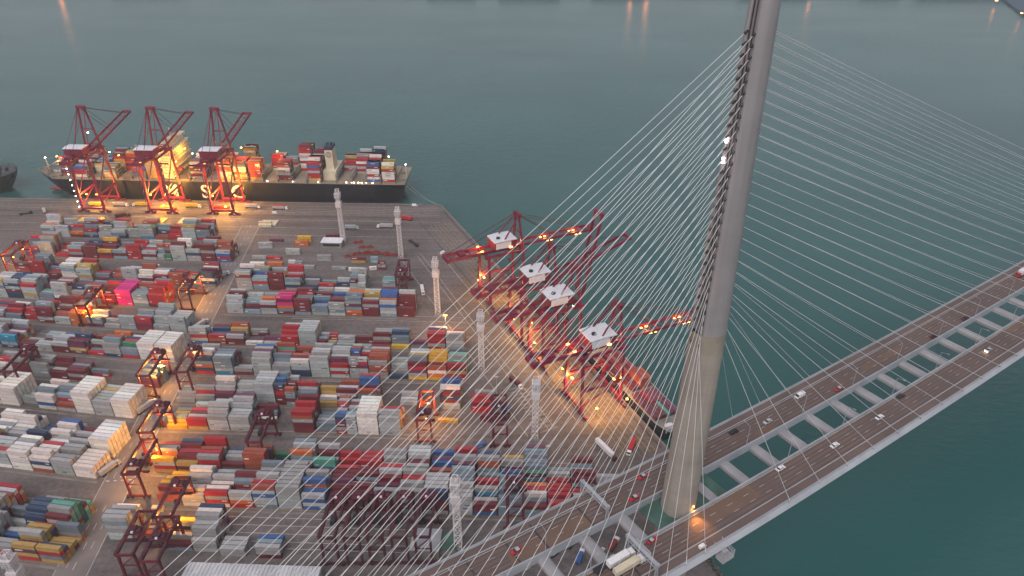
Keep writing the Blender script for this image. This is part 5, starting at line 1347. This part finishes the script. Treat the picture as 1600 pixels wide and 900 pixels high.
part(a, 'roof_vent', M_GALV, t)

t = thing('yard_office', 'small yard office with a white roof in front of the first lattice mast', 'office', at(518, 388, 0), YAW)
a = MB(); a.box((0, 5, 2.6), (17, 9, 5.2)); part(a, 'wall', M_LASH, t)
a = MB(); a.box((-.0, 5, 5.36), (18.4, 10.4, .3)); a.box((0, 5, 5.6), (.4, 10.4, .2)); part(a, 'roof', M_WHITE, t)
a = MB()
a.box((0, .46, 2.8), (14.4, .1, 2.2))
part(a, 'window', M_GLASS, t)
t = thing('substation_hut', 'green-roofed hut beside the lowest lattice mast by the bridge', 'hut', at(698, 868, 0), YAW)
a = MB(); a.box((0, 5, 2), (9, 10, 4)); part(a, 'wall', M_CONC, t); a = MB(); a.box((0, 5, 4.16), (9.8, 10.8, .3)); part(a, 'roof', M_GREEN, t)
t = thing('concrete_depot', 'grey flat-roofed depot behind the parked gantry cranes beside the bridge', 'depot', at(664, 872, 0), YAW)
a = MB(); a.box((0, 6, 3), (14, 13, 6)); part(a, 'wall', M_CONC, t); a = MB(); a.box((0, 6, 6.2), (14.6, 13.6, .35)); part(a, 'roof', M_GALV, t)

# steel spreaders laid out by the office
for k, (u, v, rz, L_) in enumerate(((566, 398, 0, 15), (580, 396, .05, 13), (596, 398, -.05, 14), (572, 388, .1, 12), (610, 400, 0, 11), (548, 402, .2, 10), (560, 380, .3, 8))):
    lab = ['leftmost big', 'middle', 'right-hand', 'rear', 'last right', 'tilted front', 'small rear'][k]
    t = thing('lifting_spreader', f'{lab} oxide red lifting frame on the ground between office and crane', 'spreader', at(u, v, 0.002), YAW + rz, 'red lifting frames stored by the office')
    a = MB()
    for y in (0, 2.4): a.beam((-L_ / 2, y, .9), (L_ / 2, y, .9), .5, .7)
    for x in np.linspace(-L_ / 2, L_ / 2, 5): a.beam((x, -.3, .9), (x, 2.7, .9), .5, .6)
    part(a, 'frame', M_OPIPE, t)
    a = MB()
    for x in (-L_ / 2 + .4, L_ / 2 - .4):
        for y in (0, 2.4): a.box((x, y, .3), (.5, .4, .6))
    for x in (-L_ / 4, L_ / 4): a.beam((x, 0, 1.2), (x + 1.2, 2.4, 2.4), .3, .3)
    part(a, 'corner_foot', M_CRANED, t)

# trucks and cars on the terminal
for (u, v, rz, cab, box, L_, lab, kind) in (
    (944, 704, -1.02, M_CRANED, M_WHITE, 15, 'white box lorry with dark red cab on the diagonal quay below the lit crane', 'truck'),
    (987, 700, 1.15 + PI, M_CARW, M_TRED, 9, 'lorry carrying a red box, white cab facing the bridge, on the diagonal quay', 'truck'),
    (604, 356, PI + YAW, M_CARW, M_GALV, 12, 'pale container lorry on the apron behind the second lattice mast', 'truck'),
    (548, 358, YAW, M_CARS, M_STEEL, 10, 'slate container lorry just right of the first lattice mast', 'truck'),
    (637, 344, 2.8, M_TRED, M_TRED, 9, 'red lorry on the apron corner behind the stern of the ship', 'truck'),
    (645, 380, -.95, M_CARK, None, 12, 'empty dark trailer lorry on the open asphalt left of the corner crane', 'truck'),
    (660, 455, -1.35, M_CARW, M_WHITE, 8, 'short white lorry parked upright beside the end of the second lane', 'truck'),
    (393, 325, YAW, M_CARW, M_GALV, 12, 'pale container lorry right of the third ship crane', 'truck'),
    (436, 327, YAW, M_CARW, M_GALV, 12, 'lorry with pale box and red stripe on the apron, farthest right of the ship cranes', 'truck2'),
    (187, 322, YAW, M_CARW, M_GALV, 12, 'pale container lorry between the first and second ship cranes', 'truck'),
    (222, 322, PI + YAW, M_CARW, M_YELL, 12, 'lorry with yellow box left of the second ship crane', 'truck'),
    (300, 324, YAW, M_CARW, M_YELL, 12, 'lorry with yellow box between the second and third ship cranes', 'truck'),
    (150, 322, YAW, M_TRED, M_YELL, 12, 'lorry with yellow box under the first ship crane', 'truck'),
    (262, 328, YAW, M_TRED, M_YELL, 12, 'lorry with yellow box under the second ship crane', 'truck'),
    (345, 328, YAW, M_TRED, M_RTGR, 12, 'lorry with orange-red box under the third ship crane', 'truck'),
    (190, 340, .5, M_CRANED, M_CRANED, 10, 'maroon lorry turning on the apron between the first two ship cranes', 'truck'),
    (70, 332, 2.2, M_CARW, M_CARS, 6, 'small pale lorry turning on the apron at the left', 'truck'),
    (38, 335, .3, M_CARK, None, 8, 'dark tractor with bare trailer on the apron at the far left', 'truck'),
    (346, 435, 1.12, M_CARW, M_GALV, 12, 'pale container lorry on the cross road beside the maroon blocks', 'truck'),
    (312, 512, 1.12, M_CARS, M_GALV, 12, 'pale container lorry on the cross road farther down', 'truck'),
    (279, 548, 1.12, M_CARS, M_STEEL, 12, 'grey container lorry on the cross road behind the white blocks', 'truck'),
    (228, 640, 1.1, M_CARS, M_GALV, 12, 'pale container lorry beside the tall white block', 'truck'),
    (170, 737, 1.1, M_CARS, M_GALV, 10, 'pale container lorry beside the third white block', 'truck'),
    (804, 600, -.9, M_CARW, M_CRANED, 9, 'maroon lorry on the quay lane between the two right-hand masts', 'truck'),
    (648, 322, 0, M_CARW, None, 5, 'small white van at the quay edge near the corner', 'van'),
    (692, 396, 1.0, M_CARW, None, 5, 'small white van on the quay beside the corner crane', 'van'),
    (828, 545, -.9, M_CARW, None, 5, 'white van with lights beside the parked quay cranes', 'van'),
    (430, 334, YAW, M_CARW, None, 5, 'white van behind the apron lorries', 'van'),
    (632, 775, 0, M_CARS, None, 5, 'grey van beside the mint block', 'van'),
    (296, 780, .3, M_CARK, None, 4.5, 'dark car beside the road crossing under the lit cranes', 'car'),
    (522, 440, 0, M_CARS, None, 6, 'silver car in the gap behind the mustard stack', 'car'),
    ):
    nm = {'truck': 'container_lorry', 'truck2': 'container_lorry', 'van': 'van', 'car': 'car'}[kind]; cat = {'truck': 'lorry', 'truck2': 'lorry'}.get(kind, kind)
    t = thing(nm, lab, cat, at(u, v, 0.03), rz, 'vehicles in the terminal')
    if kind[:5] == 'truck':
        truck_mesh(t, cab, box, L_)
        if kind == 'truck2':
            a = MB(); a.box((0, 0, 4.13), (12.2, 2.46, .06)); part(a, 'red_lid', M_TRED, t)
    elif kind == 'van': van_mesh(t, M_CARW if cab is M_CARW else cab)
    else: car_mesh(t, cab, cab)
# flat hatch covers lying on the apron
for k, (u, v, M_, w, d, lab) in enumerate(((246, 346, M_YELL, 15, 11, 'tan hatch cover on the apron below the second ship crane'), (292, 346, M_CREAM, 13, 11, 'buff hatch cover on the apron between the second and third cranes'), (142, 345, M_YELL, 22, 10, 'wide tan hatch cover on the apron below the first ship crane'), (421, 349, M_CREAM, 15, 10, 'pale hatch cover stack on the apron right of the cranes'))):
    t = thing('hatch_cover', lab, 'hatch cover', at(u, v, 0.03), YAW, 'ship hatch covers laid on the apron')
    a = MB(); a.box((0, 0, .6), (w, d, .9)); part(a, 'panel', M_, t)
    a = MB()
    for x in np.linspace(-w / 2 + .5, w / 2 - .5, 6): a.box((x, 0, 1.1), (.3, d * .98, .1))
    for y in (-d / 2 + .3, d / 2 - .3): a.box((0, y, .06), (w * .9, .4, .12))
    part(a, 'stiffener', M_DECK, t)
# scrap pile at the right end of the yard
a = MB()
for k in range(260):
    p = at(random.uniform(846, 900), random.uniform(738, 790), 0)
    a.box((p.x, p.y, random.uniform(.2, 2.2)), (random.uniform(.5, 3.5), random.uniform(.3, 1.6), random.uniform(.3, 1.6)), random.choice((0, 0, 1, 2)), random.uniform(0, 3))
o = a.build('scrap_pile', [M_DARK, M_GALV, M_OPIPE]); o['kind'] = 'stuff'
tag(o, 'dark heap of scrap and machine parts beside the bridge deck', 'scrap')
print('containers', NCN, 'kept', len(restc) + 300, 'visible', int((cnt > 0).sum()))
